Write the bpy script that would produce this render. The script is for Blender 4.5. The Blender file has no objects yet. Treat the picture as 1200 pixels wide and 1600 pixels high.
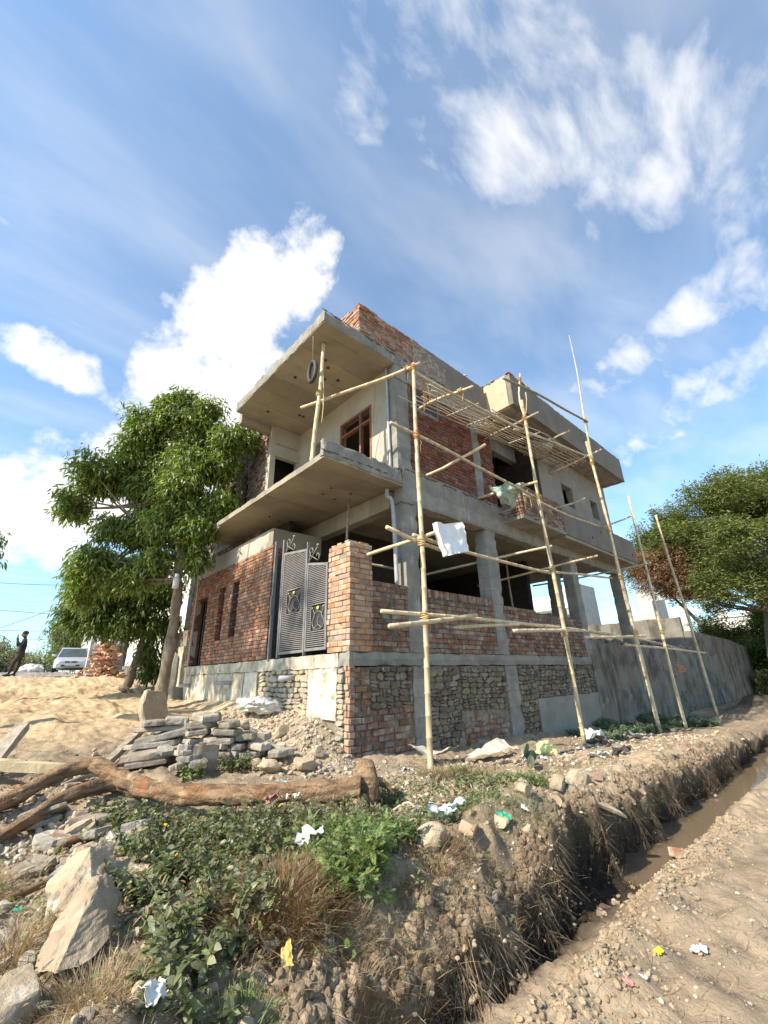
import bpy, math, random
import numpy as np
from mathutils import Matrix, Vector

# ------------------------------------------------------------------ camera, sky, sun, exposure
sc = bpy.context.scene
CAM = np.array([-4.3019, -5.5608, 1.1268])
CR = Matrix(((0.74163, -0.22601, -0.63158), (-0.67037, -0.28357, -0.68571), (-0.02412, 0.93194, -0.36181)))
cd = bpy.data.cameras.new("camera"); cam = bpy.data.objects.new("camera", cd); sc.collection.objects.link(cam)
cd.sensor_fit = 'HORIZONTAL'; cd.sensor_width = 36; cd.lens = 19.8; cd.clip_start = .05; cd.clip_end = 5000
cam.matrix_world = Matrix.Translation(CAM) @ CR.to_4x4()
sc.camera = cam
sc.view_settings.view_transform = 'Standard'; sc.view_settings.look = 'None'
sc.view_settings.gamma = 1; sc.view_settings.use_curve_mapping = False
sc.view_settings.exposure = 0.78
sc.cycles.max_bounces = 6; sc.cycles.diffuse_bounces = 4; sc.cycles.glossy_bounces = 2; sc.cycles.transmission_bounces = 3
sc.cycles.transparent_max_bounces = 6
sc.cycles.use_denoising = True

SUN_EL, SUN_AZ = math.radians(39), math.radians(5)          # azimuth: degrees from -X towards +Y
sdir = Vector((-math.cos(SUN_AZ)*math.cos(SUN_EL), math.sin(SUN_AZ)*math.cos(SUN_EL), math.sin(SUN_EL)))
sl = bpy.data.lights.new("sun", 'SUN'); sl.energy = 5.0; sl.angle = math.radians(.6); sl.color = (1, .90, .75)
so = bpy.data.objects.new("sun", sl); sc.collection.objects.link(so)
so.rotation_euler = sdir.to_track_quat('Z', 'Y').to_euler()

world = bpy.data.worlds.new("World"); sc.world = world; world.use_nodes = True
wt = world.node_tree; wt.nodes.clear()
class NT:
    """tiny helper: node by type, with inputs given as values or sockets"""
    def __init__(s, tree): s.t = tree
    def n(s, typ, inp=None, **kw):
        nd = s.t.nodes.new(typ)
        for k, v in kw.items(): setattr(nd, k, v)
        for k, v in (inp or {}).items():
            if isinstance(v, bpy.types.NodeSocket): s.t.links.new(v, nd.inputs[k])
            else: nd.inputs[k].default_value = v
        return nd
    def math(s, op, a, b=0., c=None, clamp=False):
        d = {0: a, 1: b}
        if c is not None: d[2] = c
        return s.n('ShaderNodeMath', d, operation=op, use_clamp=clamp).outputs[0]
    def vec(s, op, a, b=None, out=0):
        d = {0: a}
        if b is not None: d[1] = b
        return s.n('ShaderNodeVectorMath', d, operation=op).outputs[out]
    def noise(s, vec, scale, detail=4, rough=.55, dist=0.):
        return s.n('ShaderNodeTexNoise', {'Vector': vec, 'Scale': scale, 'Detail': detail, 'Roughness': rough, 'Distortion': dist}).outputs['Fac']
    def rng(s, v, a, b, c=0., d=1., smooth=True):
        return s.n('ShaderNodeMapRange', {'Value': v, 'From Min': a, 'From Max': b, 'To Min': c, 'To Max': d},
                   interpolation_type='SMOOTHSTEP' if smooth else 'LINEAR').outputs['Result']
    def mix(s, f, a, b, mode='MIX'):
        nd = s.t.nodes.new('ShaderNodeMix'); nd.data_type = 'RGBA'; nd.blend_type = mode
        for sock, v in ((nd.inputs[0], f), (nd.inputs[6], a), (nd.inputs[7], b)):
            if isinstance(v, bpy.types.NodeSocket): s.t.links.new(v, sock)
            else: sock.default_value = v if not isinstance(v, tuple) or len(v) == 4 else v + (1,)
        return nd.outputs[2]

W = NT(wt)
sky = W.n('ShaderNodeTexSky', sky_type='NISHITA', sun_disc=False, sun_elevation=SUN_EL,
          sun_rotation=math.atan2(sdir.x, sdir.y), altitude=300, air_density=1.0, dust_density=.9, ozone_density=1.6)
geo = W.n('ShaderNodeTexCoord').outputs['Generated']
dirv = W.vec('NORMALIZE', geo)
# clouds: soft regions in the sky dome broken up by noise; (direction, axis of stretch, half length, half width, weight, kind)
def unit(v): v = np.array(v, float); return v/np.linalg.norm(v)
CL = [((.288,.581,.761), (.1,-.45,.5), .13, .075, 1.1, 0), ((.235,.715,.655), (.05,-.5,.5), .22, .11, 1.25, 0), ((.19,.85,.49), (.1,-.5,.6), .24, .14, 1.2, 0),
      ((-.007,.841,.541), (1,.1,0), .135, .05, 1.0, 0), ((.05,.945,.32), (1,0,.3), .26, .11, 1.2, 0), ((.10,.90,.42), (1,0,.6), .16, .07, .9, 0),
      ((.19,.67,.72), (.3,-.4,.4), .05, .03, .7, 0), ((.13,.72,.69), (.3,-.4,.4), .05, .03, .6, 0),
      ((.80,.10,.59), (.1,-1,.35), .23, .042, 1.0, 1), ((.80,-.10,.61), (.1,-1,.35), .22, .055, 1.05, 1), ((.87,.05,.47), (.1,-1,.3), .20, .05, .8, 1),
      ((.50,.17,.85), (.5,-.3,-.5), .22, .085, .82, 1), ((.60,.02,.80), (.5,-.3,-.5), .26, .10, .92, 1), ((.68,-.13,.72), (.5,-.6,-.4), .26, .11, .95, 1),
      ((.35,.16,.93), (.5,-.3,-.3), .22, .08, .8, 1), ((.244,.27,.937), (.2,.8,-.3), .11, .045, .68, 1), ((.30,.35,.89), (.2,.8,-.3), .10, .03, .55, 1), ((.10,.33,.94), (.6,.5,-.3), .12, .03, .5, 1),
      ((.41,.30,.86), (.3,-.3,-.3), .07, .03, .5, 1), ((-.6,.3,.5), (1,1,0), .4, .15, .6, 1), ((-.3,-.8,.5), (1,-.5,0), .5, .15, .6, 1)]
wn = W.n('ShaderNodeTexNoise', {'Vector': dirv, 'Scale': 3.2, 'Detail': 3}).outputs['Color']
warp = W.vec('ADD', dirv, W.vec('SCALE', W.vec('SUBTRACT', wn, (.5, .5, .5))))
warp.node.inputs[1].links[0].from_node.inputs['Scale'].default_value = .13
acc = {0: None, 1: None}
for c, ax, la, lb, wgt, kind in CL:
    c = unit(c); a = np.array(ax, float); a = unit(a-c*a.dot(c)); b = np.cross(c, a)
    d = W.vec('SUBTRACT', warp, tuple(c))
    da = W.vec('DOT_PRODUCT', d, tuple(a/la), out=1); db = W.vec('DOT_PRODUCT', d, tuple(b/lb), out=1); dc = W.vec('DOT_PRODUCT', d, tuple(c/.6), out=1)
    r2 = W.math('ADD', W.math('ADD', W.math('MULTIPLY', da, da), W.math('MULTIPLY', db, db)), W.math('MULTIPLY', dc, dc))
    m = W.rng(r2, 1.9, 0., 0., wgt)
    acc[kind] = m if acc[kind] is None else W.math('MAXIMUM', acc[kind], m)
fbm = W.noise(dirv, 9, 10, .6, .15)
cumulus = W.rng(W.math('ADD', acc[0], W.math('MULTIPLY', W.math('SUBTRACT', fbm, .5), 2.9)), .42, 1.25)
sep = W.n('ShaderNodeSeparateXYZ', {0: dirv}).outputs
inv = W.math('DIVIDE', 1., W.math('MAXIMUM', sep[2], .12))
plane = W.n('ShaderNodeCombineXYZ', {0: W.math('MULTIPLY', sep[0], inv), 1: W.math('MULTIPLY', sep[1], inv), 2: 0.}).outputs[0]
pst = W.n('ShaderNodeMapping', {'Vector': plane, 'Rotation': (0, 0, math.radians(-52)), 'Scale': (1.5, 3.5, 1)}).outputs[0]
fb2 = W.noise(pst, 2.6, 9, .57, .25)
cirrus = W.rng(W.math('ADD', acc[1], W.math('MULTIPLY', W.math('SUBTRACT', fb2, .5), 3.4)), .10, 1.85, 0, .85)
thin = W.rng(W.noise(pst, .9, 5, .55, .3), .34, .82, .09, .36)
dens = W.math('MAXIMUM', W.math('MAXIMUM', cumulus, cirrus), thin)
lit = W.rng(W.noise(dirv, 11, 5, .6), .35, .62, .84, 1.0)
bg1 = W.n('ShaderNodeBackground', {'Color': W.mix(1., sky.outputs[0], (.78, 1.07, 1.15), 'MULTIPLY'), 'Strength': .15})
ccol = W.mix(lit, (.84, .87, .93), (1., .98, .95))
bg2 = W.n('ShaderNodeBackground', {'Color': ccol, 'Strength': .74})
ms = W.n('ShaderNodeMixShader', {0: dens, 1: bg1.outputs[0], 2: bg2.outputs[0]})
W.n('ShaderNodeOutputWorld', {0: ms.outputs[0]})

# ------------------------------------------------------------------ numpy noise
def _hash(ix, iy, iz, seed):
    h = (ix*374761393 + iy*668265263 + iz*2147483647 + seed*1274126177) & 0xffffffff
    h = ((h ^ (h >> 13))*1274126177) & 0xffffffff
    h = ((h ^ (h >> 16))*2246822519) & 0xffffffff
    return ((h ^ (h >> 15)) & 0xffffff)/float(0xffffff)
def vnoise(P, seed=0):
    P = np.asarray(P, float); i = np.floor(P).astype(np.int64); f = P-i; f = f*f*(3-2*f); r = 0
    for dx in (0, 1):
        for dy in (0, 1):
            for dz in (0, 1):
                w = (f[..., 0] if dx else 1-f[..., 0])*(f[..., 1] if dy else 1-f[..., 1])*(f[..., 2] if dz else 1-f[..., 2])
                r = r + w*_hash(i[..., 0]+dx, i[..., 1]+dy, i[..., 2]+dz, seed)
    return r*2-1
def fbm3(P, oct=4, seed=0, gain=.5):
    P = np.asarray(P, float); r = 0; a = 1.
    for k in range(oct): r = r+a*vnoise(P*2**k+k*17.3, seed+k); a *= gain
    return r
def n2(x, y, s, oct=3, seed=0):
    return fbm3(np.stack([np.asarray(x)*s, np.asarray(y)*s, np.zeros_like(np.asarray(x, float))], -1), oct, seed)
rng = np.random.default_rng(7); random.seed(7)
def sstep(a, b, x): t = np.clip((x-a)/(b-a), 0, 1); return t*t*(3-2*t)

# ------------------------------------------------------------------ meshes and objects
col = sc.collection; WL = {}
def mk(name, V, F, mats=(), smooth=False, midx=None, vcol=None):
    V = np.asarray(V, np.float32).reshape(-1, 3); me = bpy.data.meshes.new(name)
    if isinstance(F, np.ndarray) and F.ndim == 2:
        nf, k = F.shape; loops = F.reshape(-1).astype(np.int32); st = np.arange(nf, dtype=np.int32)*k
    else:
        ln = np.array([len(f) for f in F], np.int32); nf = len(F)
        loops = np.concatenate([np.asarray(f, np.int32) for f in F]) if nf else np.zeros(0, np.int32)
        st = np.concatenate([[0], np.cumsum(ln)[:-1]]).astype(np.int32) if nf else np.zeros(0, np.int32)
    me.vertices.add(len(V)); me.vertices.foreach_set('co', V.reshape(-1))
    me.loops.add(len(loops)); me.loops.foreach_set('vertex_index', loops)
    me.polygons.add(nf); me.polygons.foreach_set('loop_start', st)
    if smooth: me.polygons.foreach_set('use_smooth', np.ones(nf, bool))
    else: me.polygons.foreach_set('use_smooth', np.zeros(nf, bool))
    for m in (mats if isinstance(mats, (list, tuple)) else [mats]): me.materials.append(m)
    if midx is not None: me.polygons.foreach_set('material_index', np.asarray(midx, np.int32))
    if vcol is not None:
        ca = me.color_attributes.new('Col', 'FLOAT_COLOR', 'POINT')
        ca.data.foreach_set('color', np.concatenate([vcol, np.ones((len(vcol), 1))], 1).astype(np.float32).reshape(-1))
    me.update(calc_edges=True); return me
def join(parts):
    Vs, Fs, o = [], [], 0
    for V, F in parts:
        V = np.asarray(V, float).reshape(-1, 3); Vs.append(V)
        if isinstance(F, np.ndarray): Fs.extend((F+o).tolist())
        else: Fs.extend([[i+o for i in f] for f in F])
        o += len(V)
    return np.concatenate(Vs), Fs
def put(name, data, parent=None, loc=(0, 0, 0), rot=None, scale=None, local=False):
    o = bpy.data.objects.new(name, data); col.objects.link(o)
    if parent is not None:
        o.parent = parent; o.location = Vector(loc) if local else Vector(loc)-WL[parent.name]
    else: o.location = loc
    WL[o.name] = Vector(loc) if not (local and parent is not None) else WL[parent.name]+Vector(loc)
    if rot is not None: o.rotation_euler = rot
    if scale is not None: o.scale = scale
    return o
def tag(o, label, cat, group=None, kind=None):
    o['label'] = label; o['category'] = cat
    if group: o['group'] = group
    if kind: o['kind'] = kind
    return o
def thing(name, label, cat, loc=(0, 0, 0), group=None, rot=None):
    return tag(put(name, None, None, loc, rot), label, cat, group)
def struct(o): o['kind'] = 'structure'; return o
def stuff(o): o['kind'] = 'stuff'; return o

def gridbox(b0, b1, seg=.15, amp=.006, ns=4., seed=0, chip=0.):
    """box with gridded faces, its surface made uneven by noise"""
    b0 = np.array(b0, float); b1 = np.array(b1, float); Vs, Fs, o = [], [], 0
    for ax in range(3):
        u, v = [(1, 2), (2, 0), (0, 1)][ax]
        nu = max(1, min(90, int((b1[u]-b0[u])/seg))); nv = max(1, min(90, int((b1[v]-b0[v])/seg)))
        U, Vv = np.meshgrid(np.linspace(b0[u], b1[u], nu+1), np.linspace(b0[v], b1[v], nv+1), indexing='ij')
        for side in (0, 1):
            P = np.zeros((nu+1, nv+1, 3)); P[..., u] = U; P[..., v] = Vv; P[..., ax] = b1[ax] if side else b0[ax]
            Vs.append(P.reshape(-1, 3)); i = np.arange(nu)[:, None]*(nv+1)+np.arange(nv)[None, :]+o
            q = np.stack([i, i+nv+1, i+nv+2, i+1], -1).reshape(-1, 4)
            Fs.append(q if side else q[:, ::-1]); o += (nu+1)*(nv+1)
    V = np.concatenate(Vs); F = np.concatenate(Fs)
    if chip:
        e = sum(((np.abs(V[:, k]-b0[k]) < 1e-6) | (np.abs(V[:, k]-b1[k]) < 1e-6)).astype(int) for k in range(3)) >= 2
        c = (b0+b1)/2; d = np.maximum(0, fbm3(V*7+seed, 3, seed+50)+.25)**1.5*chip; sg = np.sign(c-V); half = (b1-b0)/2
        for k in range(3):
            on = (np.abs(np.abs(V[:, k]-c[k])-half[k]) < 1e-6) & e; V[:, k] += np.where(on, sg[:, k]*np.minimum(d, half[k]*.5), 0)
    if amp:
        D = np.stack([fbm3(V*ns+11*k, 3, seed+k*5, .6) for k in range(3)], -1); V = V+D*amp
    return V, F
def box(b0, b1):
    x0, y0, z0 = b0; x1, y1, z1 = b1
    return (np.array([(x0,y0,z0),(x1,y0,z0),(x1,y1,z0),(x0,y1,z0),(x0,y0,z1),(x1,y0,z1),(x1,y1,z1),(x0,y1,z1)], float),
            [[3,2,1,0],[4,5,6,7],[0,1,5,4],[1,2,6,5],[2,3,7,6],[3,0,4,7]])
def xform(VF, loc=(0, 0, 0), rz=0., rx=0., ry=0.):
    R = np.array(Matrix.Rotation(rz, 3, 'Z') @ Matrix.Rotation(ry, 3, 'Y') @ Matrix.Rotation(rx, 3, 'X'))
    return np.asarray(VF[0])@R.T+np.array(loc), VF[1]
def tube(pts, rad, n=8, cap=True, seed=0, amp=0.):
    pts = np.array(pts, float); m = len(pts); rad = np.full(m, rad) if np.isscalar(rad) else np.array(rad, float)
    T = np.gradient(pts, axis=0); T /= np.linalg.norm(T, axis=1)[:, None]+1e-9
    up = np.array([0, 0, 1.]) if abs(T[0][2]) < .9 else np.array([1., 0, 0]); A = np.cross(T[0], up); A /= np.linalg.norm(A); V = []
    ang = np.linspace(0, 2*np.pi, n, endpoint=False)
    for i in range(m):
        A = A-T[i]*A.dot(T[i]); A /= np.linalg.norm(A); Bv = np.cross(T[i], A)
        V.append(pts[i]+rad[i]*(np.cos(ang)[:, None]*A+np.sin(ang)[:, None]*Bv))
    V = np.array(V).reshape(-1, 3)
    if amp: V = V+np.stack([fbm3(V*9+k*7, 3, seed+k) for k in range(3)], -1)*amp
    F = [[i*n+j, i*n+(j+1) % n, (i+1)*n+(j+1) % n, (i+1)*n+j] for i in range(m-1) for j in range(n)]
    if cap: F += [list(range(n))[::-1], list(range((m-1)*n, m*n))]
    return V, F
def spline(P, n):
    P = np.array(P, float); t = np.linspace(0, len(P)-1, n); i = np.clip(t.astype(int), 0, len(P)-2); f = (t-i)[:, None]
    g = lambda k: P[np.clip(k, 0, len(P)-1)]
    a, b, c, d = g(i-1), g(i), g(i+1), g(i+2)
    return .5*((2*b)+(-a+c)*f+(2*a-5*b+4*c-d)*f**2+(-a+3*b-3*c+d)*f**3)
_t = (1+5**.5)/2
def icosphere(sub=1):
    V = np.array([(-1,_t,0),(1,_t,0),(-1,-_t,0),(1,-_t,0),(0,-1,_t),(0,1,_t),(0,-1,-_t),(0,1,-_t),(_t,0,-1),(_t,0,1),(-_t,0,-1),(-_t,0,1)], float)
    F = [(0,11,5),(0,5,1),(0,1,7),(0,7,10),(0,10,11),(1,5,9),(5,11,4),(11,10,2),(10,7,6),(7,1,8),(3,9,4),(3,4,2),(3,2,6),(3,6,8),(3,8,9),(4,9,5),(2,4,11),(6,2,10),(8,6,7),(9,8,1)]
    V = [v/np.linalg.norm(v) for v in V]
    for _ in range(sub):
        c = {}; F2 = []
        def mid(a, b):
            k = (min(a, b), max(a, b))
            if k not in c: v = V[a]+V[b]; V.append(v/np.linalg.norm(v)); c[k] = len(V)-1
            return c[k]
        for a, b, d in F: x, y, z = mid(a, b), mid(b, d), mid(d, a); F2 += [(a,x,z),(b,y,x),(d,z,y),(x,y,z)]
        F = F2
    return np.array(V), np.array(F)
ICO = {s: icosphere(s) for s in range(5)}
def rock(seed, size=(1, 1, 1), sub=2, cuts=9, depth=.62, amp=.04):
    """a boulder: a sphere cut by random planes, so it has flat faces and edges"""
    r = np.random.default_rng(seed); V, F = ICO[sub][0].copy(), ICO[sub][1]
    for _ in range(cuts):
        n = r.normal(size=3); n /= np.linalg.norm(n); d = r.uniform(depth-.12, depth+.16); s = V@n-d
        V = V-np.where(s > 0, s, 0)[:, None]*n
    V = V+V*(fbm3(V*2.3+seed, 4, seed)[:, None]*amp)
    return V*np.array(size), F
def eul(a):
    """(N,3) euler angles to (N,3,3) matrices, R = Rz Ry Rx"""
    cx, cy, cz = np.cos(a).T; sx, sy, sz = np.sin(a).T
    return np.stack([np.stack([cy*cz, sx*sy*cz-cx*sz, cx*sy*cz+sx*sz], -1), np.stack([cy*sz, sx*sy*sz+cx*cz, cx*sy*sz-sx*cz], -1), np.stack([-sy, sx*cy, cx*cy], -1)], 1)
def scatter(tmpl, pos, R, S):
    """many copies of one template joined: pos (N,3), R (N,3,3), S (N,3) or (N,)"""
    V, F = tmpl; V = np.asarray(V, float); F = np.asarray(F); N = len(pos); S = np.asarray(S, float)
    if S.ndim == 1: S = np.repeat(S[:, None], 3, 1)
    P = V[None]*S[:, None, :]; P = np.einsum('nij,nvj->nvi', R, P)+np.asarray(pos)[:, None, :]
    return P.reshape(-1, 3), (F[None]+(np.arange(N)*len(V))[:, None, None]).reshape(-1, F.shape[1])
def jn(parts):
    Vs, Fs, o = [], [], 0
    for V, F in parts: Vs.append(V); Fs.append(F+o); o += len(V)
    return np.concatenate(Vs), np.concatenate(Fs)

# ------------------------------------------------------------------ materials
def mat(name, c1, c2, scale=3., rough=.9, bump=.4, bscale=30., bdist=.01, stains=(), island=0., spec=.25, metallic=0., vattr=False, trans=None,
        detail=6, hue=0., vscale=None, lohi=(.3, .7), boards=None):
    m = bpy.data.materials.new(name); m.use_nodes = True; t = m.node_tree; t.nodes.clear(); N = NT(t)
    g = N.n('ShaderNodeNewGeometry'); P = g.outputs['Position']
    if vscale is not None: P0 = N.vec('MULTIPLY', P, vscale)
    else: P0 = P
    f = N.rng(N.noise(P0, scale, detail, .6), lohi[0], lohi[1])
    if vattr:
        va = N.n('ShaderNodeVertexColor', layer_name='Col').outputs[0]
        c = N.mix(1., va, N.mix(f, c1, c2), 'MULTIPLY')
    else: c = N.mix(f, c1, c2)
    for k, st in enumerate(stains):
        scol, ss, lo, hi, am = st[:5]; vs = st[5] if len(st) > 5 else (1, 1, 1)
        q = N.vec('MULTIPLY_ADD', P, vs); q.node.inputs[2].default_value = (3.7*k+1, 9.1*k, 5.3*k+2)
        c = N.mix(N.rng(N.noise(q, ss, 6, .62), lo, hi, 0, am), c, scol)
    if boards:
        ax, sp, dk = boards; q = N.n('ShaderNodeSeparateXYZ', {0: P}).outputs[ax]; w = N.math('ADD', q, N.math('MULTIPLY', N.noise(P, 1.3, 2), .03))
        fr = N.math('ABSOLUTE', N.math('SUBTRACT', N.math('FRACT', N.math('DIVIDE', w, sp)), .5))
        ln = N.math('MULTIPLY', N.rng(fr, .03, .008), N.rng(N.noise(P, 2.2, 3), .42, .6, 0, 1)); c = N.mix(N.math('MULTIPLY', ln, dk), c, (.10, .09, .075))
        cell = N.n('ShaderNodeTexWhiteNoise', {'W': N.math('FLOOR', N.math('ADD', N.math('DIVIDE', w, sp), .5))}, noise_dimensions='1D').outputs['Value']
        c = N.mix(1., c, N.mix(cell, (.86, .86, .86), (1.08, 1.08, 1.08)), 'MULTIPLY')
    if island:
        r = N.math('FRACT', N.math('ADD', g.outputs['Random Per Island'], N.n('ShaderNodeObjectInfo').outputs['Random']))
        hs = N.n('ShaderNodeHueSaturation', {'Color': c, 'Value': N.rng(r, 0, 1, 1-island, 1+island, False)})
        if hue: 
            r2 = N.math('FRACT', N.math('MULTIPLY', r, 7.31)); t.links.new(N.rng(r2, 0, 1, .5-hue, .5+hue, False), hs.inputs['Hue'])
            t.links.new(N.rng(N.math('FRACT', N.math('MULTIPLY', r, 13.7)), 0, 1, .7, 1.15, False), hs.inputs['Saturation'])
        c = hs.outputs[0]
    b = N.n('ShaderNodeBsdfPrincipled', {'Base Color': c, 'Roughness': rough, 'Metallic': metallic, 'Specular IOR Level': spec})
    if bump:
        h = N.math('ADD', N.noise(P, bscale, 6, .65), N.math('MULTIPLY', N.noise(P, bscale*.17, 3, .5), 1.5))
        t.links.new(N.n('ShaderNodeBump', {'Strength': bump, 'Distance': bdist, 'Height': h}).outputs[0], b.inputs['Normal'])
    out = b.outputs[0]
    if trans:
        tl = N.n('ShaderNodeBsdfTranslucent', {'Color': N.mix(1., c, trans, 'MULTIPLY')})
        out = N.n('ShaderNodeMixShader', {0: .38, 1: out, 2: tl.outputs[0]}).outputs[0]
    N.n('ShaderNodeOutputMaterial', {0: out}); return m

MORT = (.30, .27, .23)
brick_m = mat('brick_clay', (.25, .115, .062), (.34, .18, .105), 9, .93, .5, 90, .006, island=.30, hue=.007,
              stains=[((.36, .31, .25), 7, .50, .68, .75), ((.12, .06, .05), 11, .62, .75, .6)])
brick_old_shade = mat('brick_weathered_shade', (.17, .085, .050), (.235, .135, .085), 9, .95, .6, 80, .008, island=.32, hue=.010,
              stains=[((.31, .27, .22), 6, .46, .64, .8), ((.10, .07, .055), 9, .58, .75, .6)])  # weathered brick, its colour also lowered to stand in for side-wall shade
brick_red = mat('brick_red', (.135, .048, .030), (.20, .08, .048), 9, .9, .45, 90, .006, island=.30, hue=.006,
              stains=[((.36, .27, .23), 14, .60, .70, .7), ((.09, .04, .03), 5, .55, .75, .6)])
brick_pink = mat('brick_pink', (.36, .19, .11), (.45, .28, .18), 8, .93, .5, 90, .006, island=.24, hue=.010,
              stains=[((.42, .34, .24), 7, .50, .64, .75), ((.42, .13, .06), 9, .66, .72, .7)])
mortar_m = mat('mortar', (.20, .17, .13), (.32, .275, .21), 12, .97, .9, 60, .02, stains=[((.14, .12, .10), 5, .55, .75, .6)])
mortar_dk = mat('mortar_dark', (.10, .082, .062), (.20, .165, .125), 14, .97, 1., 60, .03)
conc_m = mat('concrete', (.20, .19, .162), (.30, .285, .248), 2.6, .93, .6, 40, .012, boards=(2, .31, .6),
             stains=[((.16, .155, .14), 3.2, .55, .75, .65), ((.46, .445, .41), 5, .58, .72, .6, (1.6, 1.6, .3)), ((.13, .125, .115), 9, .64, .74, .5)])
soffit_m = mat('slab_soffit', (.25, .22, .165), (.32, .29, .225), 1.5, .93, .4, 40, .01, boards=(1, .62, .5),
             stains=[((.46, .30, .14), 1.4, .56, .75, .5), ((.22, .19, .14), 2.2, .56, .72, .55), ((.14, .12, .10), 1.1, .68, .73, .5)])
plaster_m = mat('cement_plaster', (.235, .215, .178), (.30, .275, .232), 1.8, .9, .2, 60, .004,
             stains=[((.20, .19, .17), 2.3, .52, .72, .6), ((.40, .385, .35), 3.4, .6, .75, .5, (1, 1, .35))])
plaster_new = mat('sand_plaster', (.40, .335, .225), (.47, .40, .28), 2., .93, .25, 80, .004, stains=[((.33, .28, .19), 3, .55, .7, .5)])
plaster_grey = mat('grey_plaster', (.165, .145, .118), (.215, .19, .158), 1.6, .93, .25, 60, .005,
             stains=[((.17, .155, .13), 1.8, .5, .7, .7), ((.30, .28, .25), 3, .6, .75, .4, (1, 1, .4)), ((.13, .12, .10), 7, .66, .76, .5)])  # grey lowered to stand in for shade on the long side
plaster_wall = mat('inner_plaster', (.36, .325, .265), (.43, .395, .33), 1.7, .93, .25, 60, .004, stains=[((.36, .32, .26), 2.2, .52, .7, .6)])
white_pl = mat('lime_wash', (.44, .39, .29), (.62, .57, .46), 2.5, .93, .7, 40, .015,
             stains=[((.30, .26, .19), 3.2, .46, .62, .9), ((.20, .18, .15), 6, .54, .68, .8, (1, 1, .25)), ((.72, .69, .60), 1.6, .60, .72, .8)])
old_pl = mat('old_wall_render', (.16, .145, .12), (.235, .215, .18), 1.5, .95, .6, 40, .012,
             stains=[((.085, .075, .062), 1.1, .46, .64, .85), ((.24, .155, .10), .9, .52, .66, .7), ((.30, .28, .25), 2.6, .58, .68, .6), ((.06, .055, .045), 2.4, .52, .68, .8, (1, 1, .22)), ((.30, .16, .10), 3.2, .64, .70, .7)])
speckle = mat('spatter_plaster', (.20, .14, .11), (.30, .21, .16), 20, .95, .9, 50, .02, stains=[((.38, .33, .25), 16, .45, .55, .9), ((.12, .09, .07), 7, .55, .7, .5)])
stone_m = mat('rubble_stone', (.155, .12, .082), (.24, .19, .135), 5, .95, .8, 50, .015, island=.36, hue=.02,
              stains=[((.27, .235, .185), 8, .54, .7, .7), ((.08, .07, .058), 6, .58, .72, .6)])
stone_lt = mat('pale_rubble_stone', (.32, .26, .175), (.43, .36, .26), 5, .95, .8, 45, .015, island=.22, hue=.01,
              stains=[((.28, .24, .17), 7, .55, .7, .6)])
bamboo_m = mat('bamboo', (.44, .34, .20), (.60, .50, .34), 9, .6, .25, 60, .004, spec=.3, vscale=(1, 1, .25),
              stains=[((.30, .21, .11), 7, .56, .72, .7), ((.72, .66, .52), 12, .62, .74, .6)], island=.12)
bamboo_gr = mat('old_bamboo', (.36, .30, .21), (.52, .45, .33), 9, .7, .2, 60, .003, stains=[((.22, .17, .11), 7, .55, .72, .7)], island=.15)
rope_m = mat('coir_rope', (.36, .16, .05), (.48, .27, .10), 30, .9, .6, 120, .005)
rope_y = mat('jute_rope', (.45, .33, .14), (.56, .43, .20), 30, .9, .6, 120, .005)
steel_m = mat('gate_primer', (.19, .175, .165), (.26, .235, .22), 6, .55, .1, 60, .002, spec=.45, metallic=.25, stains=[((.22, .17, .14), 8, .6, .75, .5)])
dark_m = mat('dark_iron_and_shade', (.035, .035, .035), (.06, .055, .05), 10, .6, .1, 60, .002)
yellow_m = mat('yellow_paint', (.55, .55, .08), (.65, .62, .12), 10, .5, 0, 10)
wood_red = mat('painted_door_frame', (.17, .075, .05), (.24, .11, .075), 12, .7, .2, 80, .003)
wood_m = mat('log_wood', (.21, .13, .07), (.34, .22, .125), 7, .9, 1., 45, .03, vscale=(.8, .8, 4),
             stains=[((.12, .075, .045), 9, .47, .60, .9, (.6, .6, 3)), ((.36, .15, .06), 4, .56, .68, .7), ((.55, .42, .26), 5, .58, .70, .75)])
wood_gr = mat('weathered_wood', (.26, .215, .165), (.40, .34, .26), 10, .9, .7, 40, .015, stains=[((.14, .11, .08), 8, .55, .7, .7)], island=.15)
pvc_m = mat('grey_pvc', (.30, .31, .32), (.40, .41, .42), 5, .45, .05, 50, .002, spec=.4, stains=[((.6, .58, .54), 7, .6, .7, .6)])
white_m = mat('white_plastic', (.58, .56, .51), (.70, .69, .65), 6, .6, .5, 18, .02, stains=[((.45, .41, .33), 7, .52, .68, .75)])
bark_m = mat('bark', (.20, .15, .10), (.34, .27, .19), 9, .95, 1., 35, .03, vscale=(1, 1, .5), stains=[((.16, .12, .08), 7, .52, .68, .7), ((.52, .45, .35), 5, .6, .72, .5)])
bark_dk = mat('dark_bark', (.10, .08, .06), (.17, .14, .10), 9, .95, .6, 40, .02)
lime_br = mat('bright_lime_wash', (.52, .47, .36), (.66, .61, .50), 2.2, .93, .8, 35, .02, stains=[((.30, .255, .18), 3.4, .46, .60, .95), ((.22, .20, .16), 6, .60, .72, .8, (1, 1, .25))])
slate_m = mat('slate_stone', (.22, .185, .14), (.35, .30, .235), 6, .9, .8, 45, .012, island=.25, hue=.012,
              stains=[((.44, .40, .33), 6, .54, .7, .75), ((.14, .13, .12), 5, .58, .72, .6), ((.36, .27, .18), 3, .6, .75, .5)])
rock_m = mat('tan_boulder', (.33, .25, .165), (.46, .365, .25), 4, .95, .7, 35, .02, island=.12,
             stains=[((.62, .56, .45), 5, .55, .7, .6), ((.22, .185, .14), 4, .56, .7, .6)])
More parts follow.
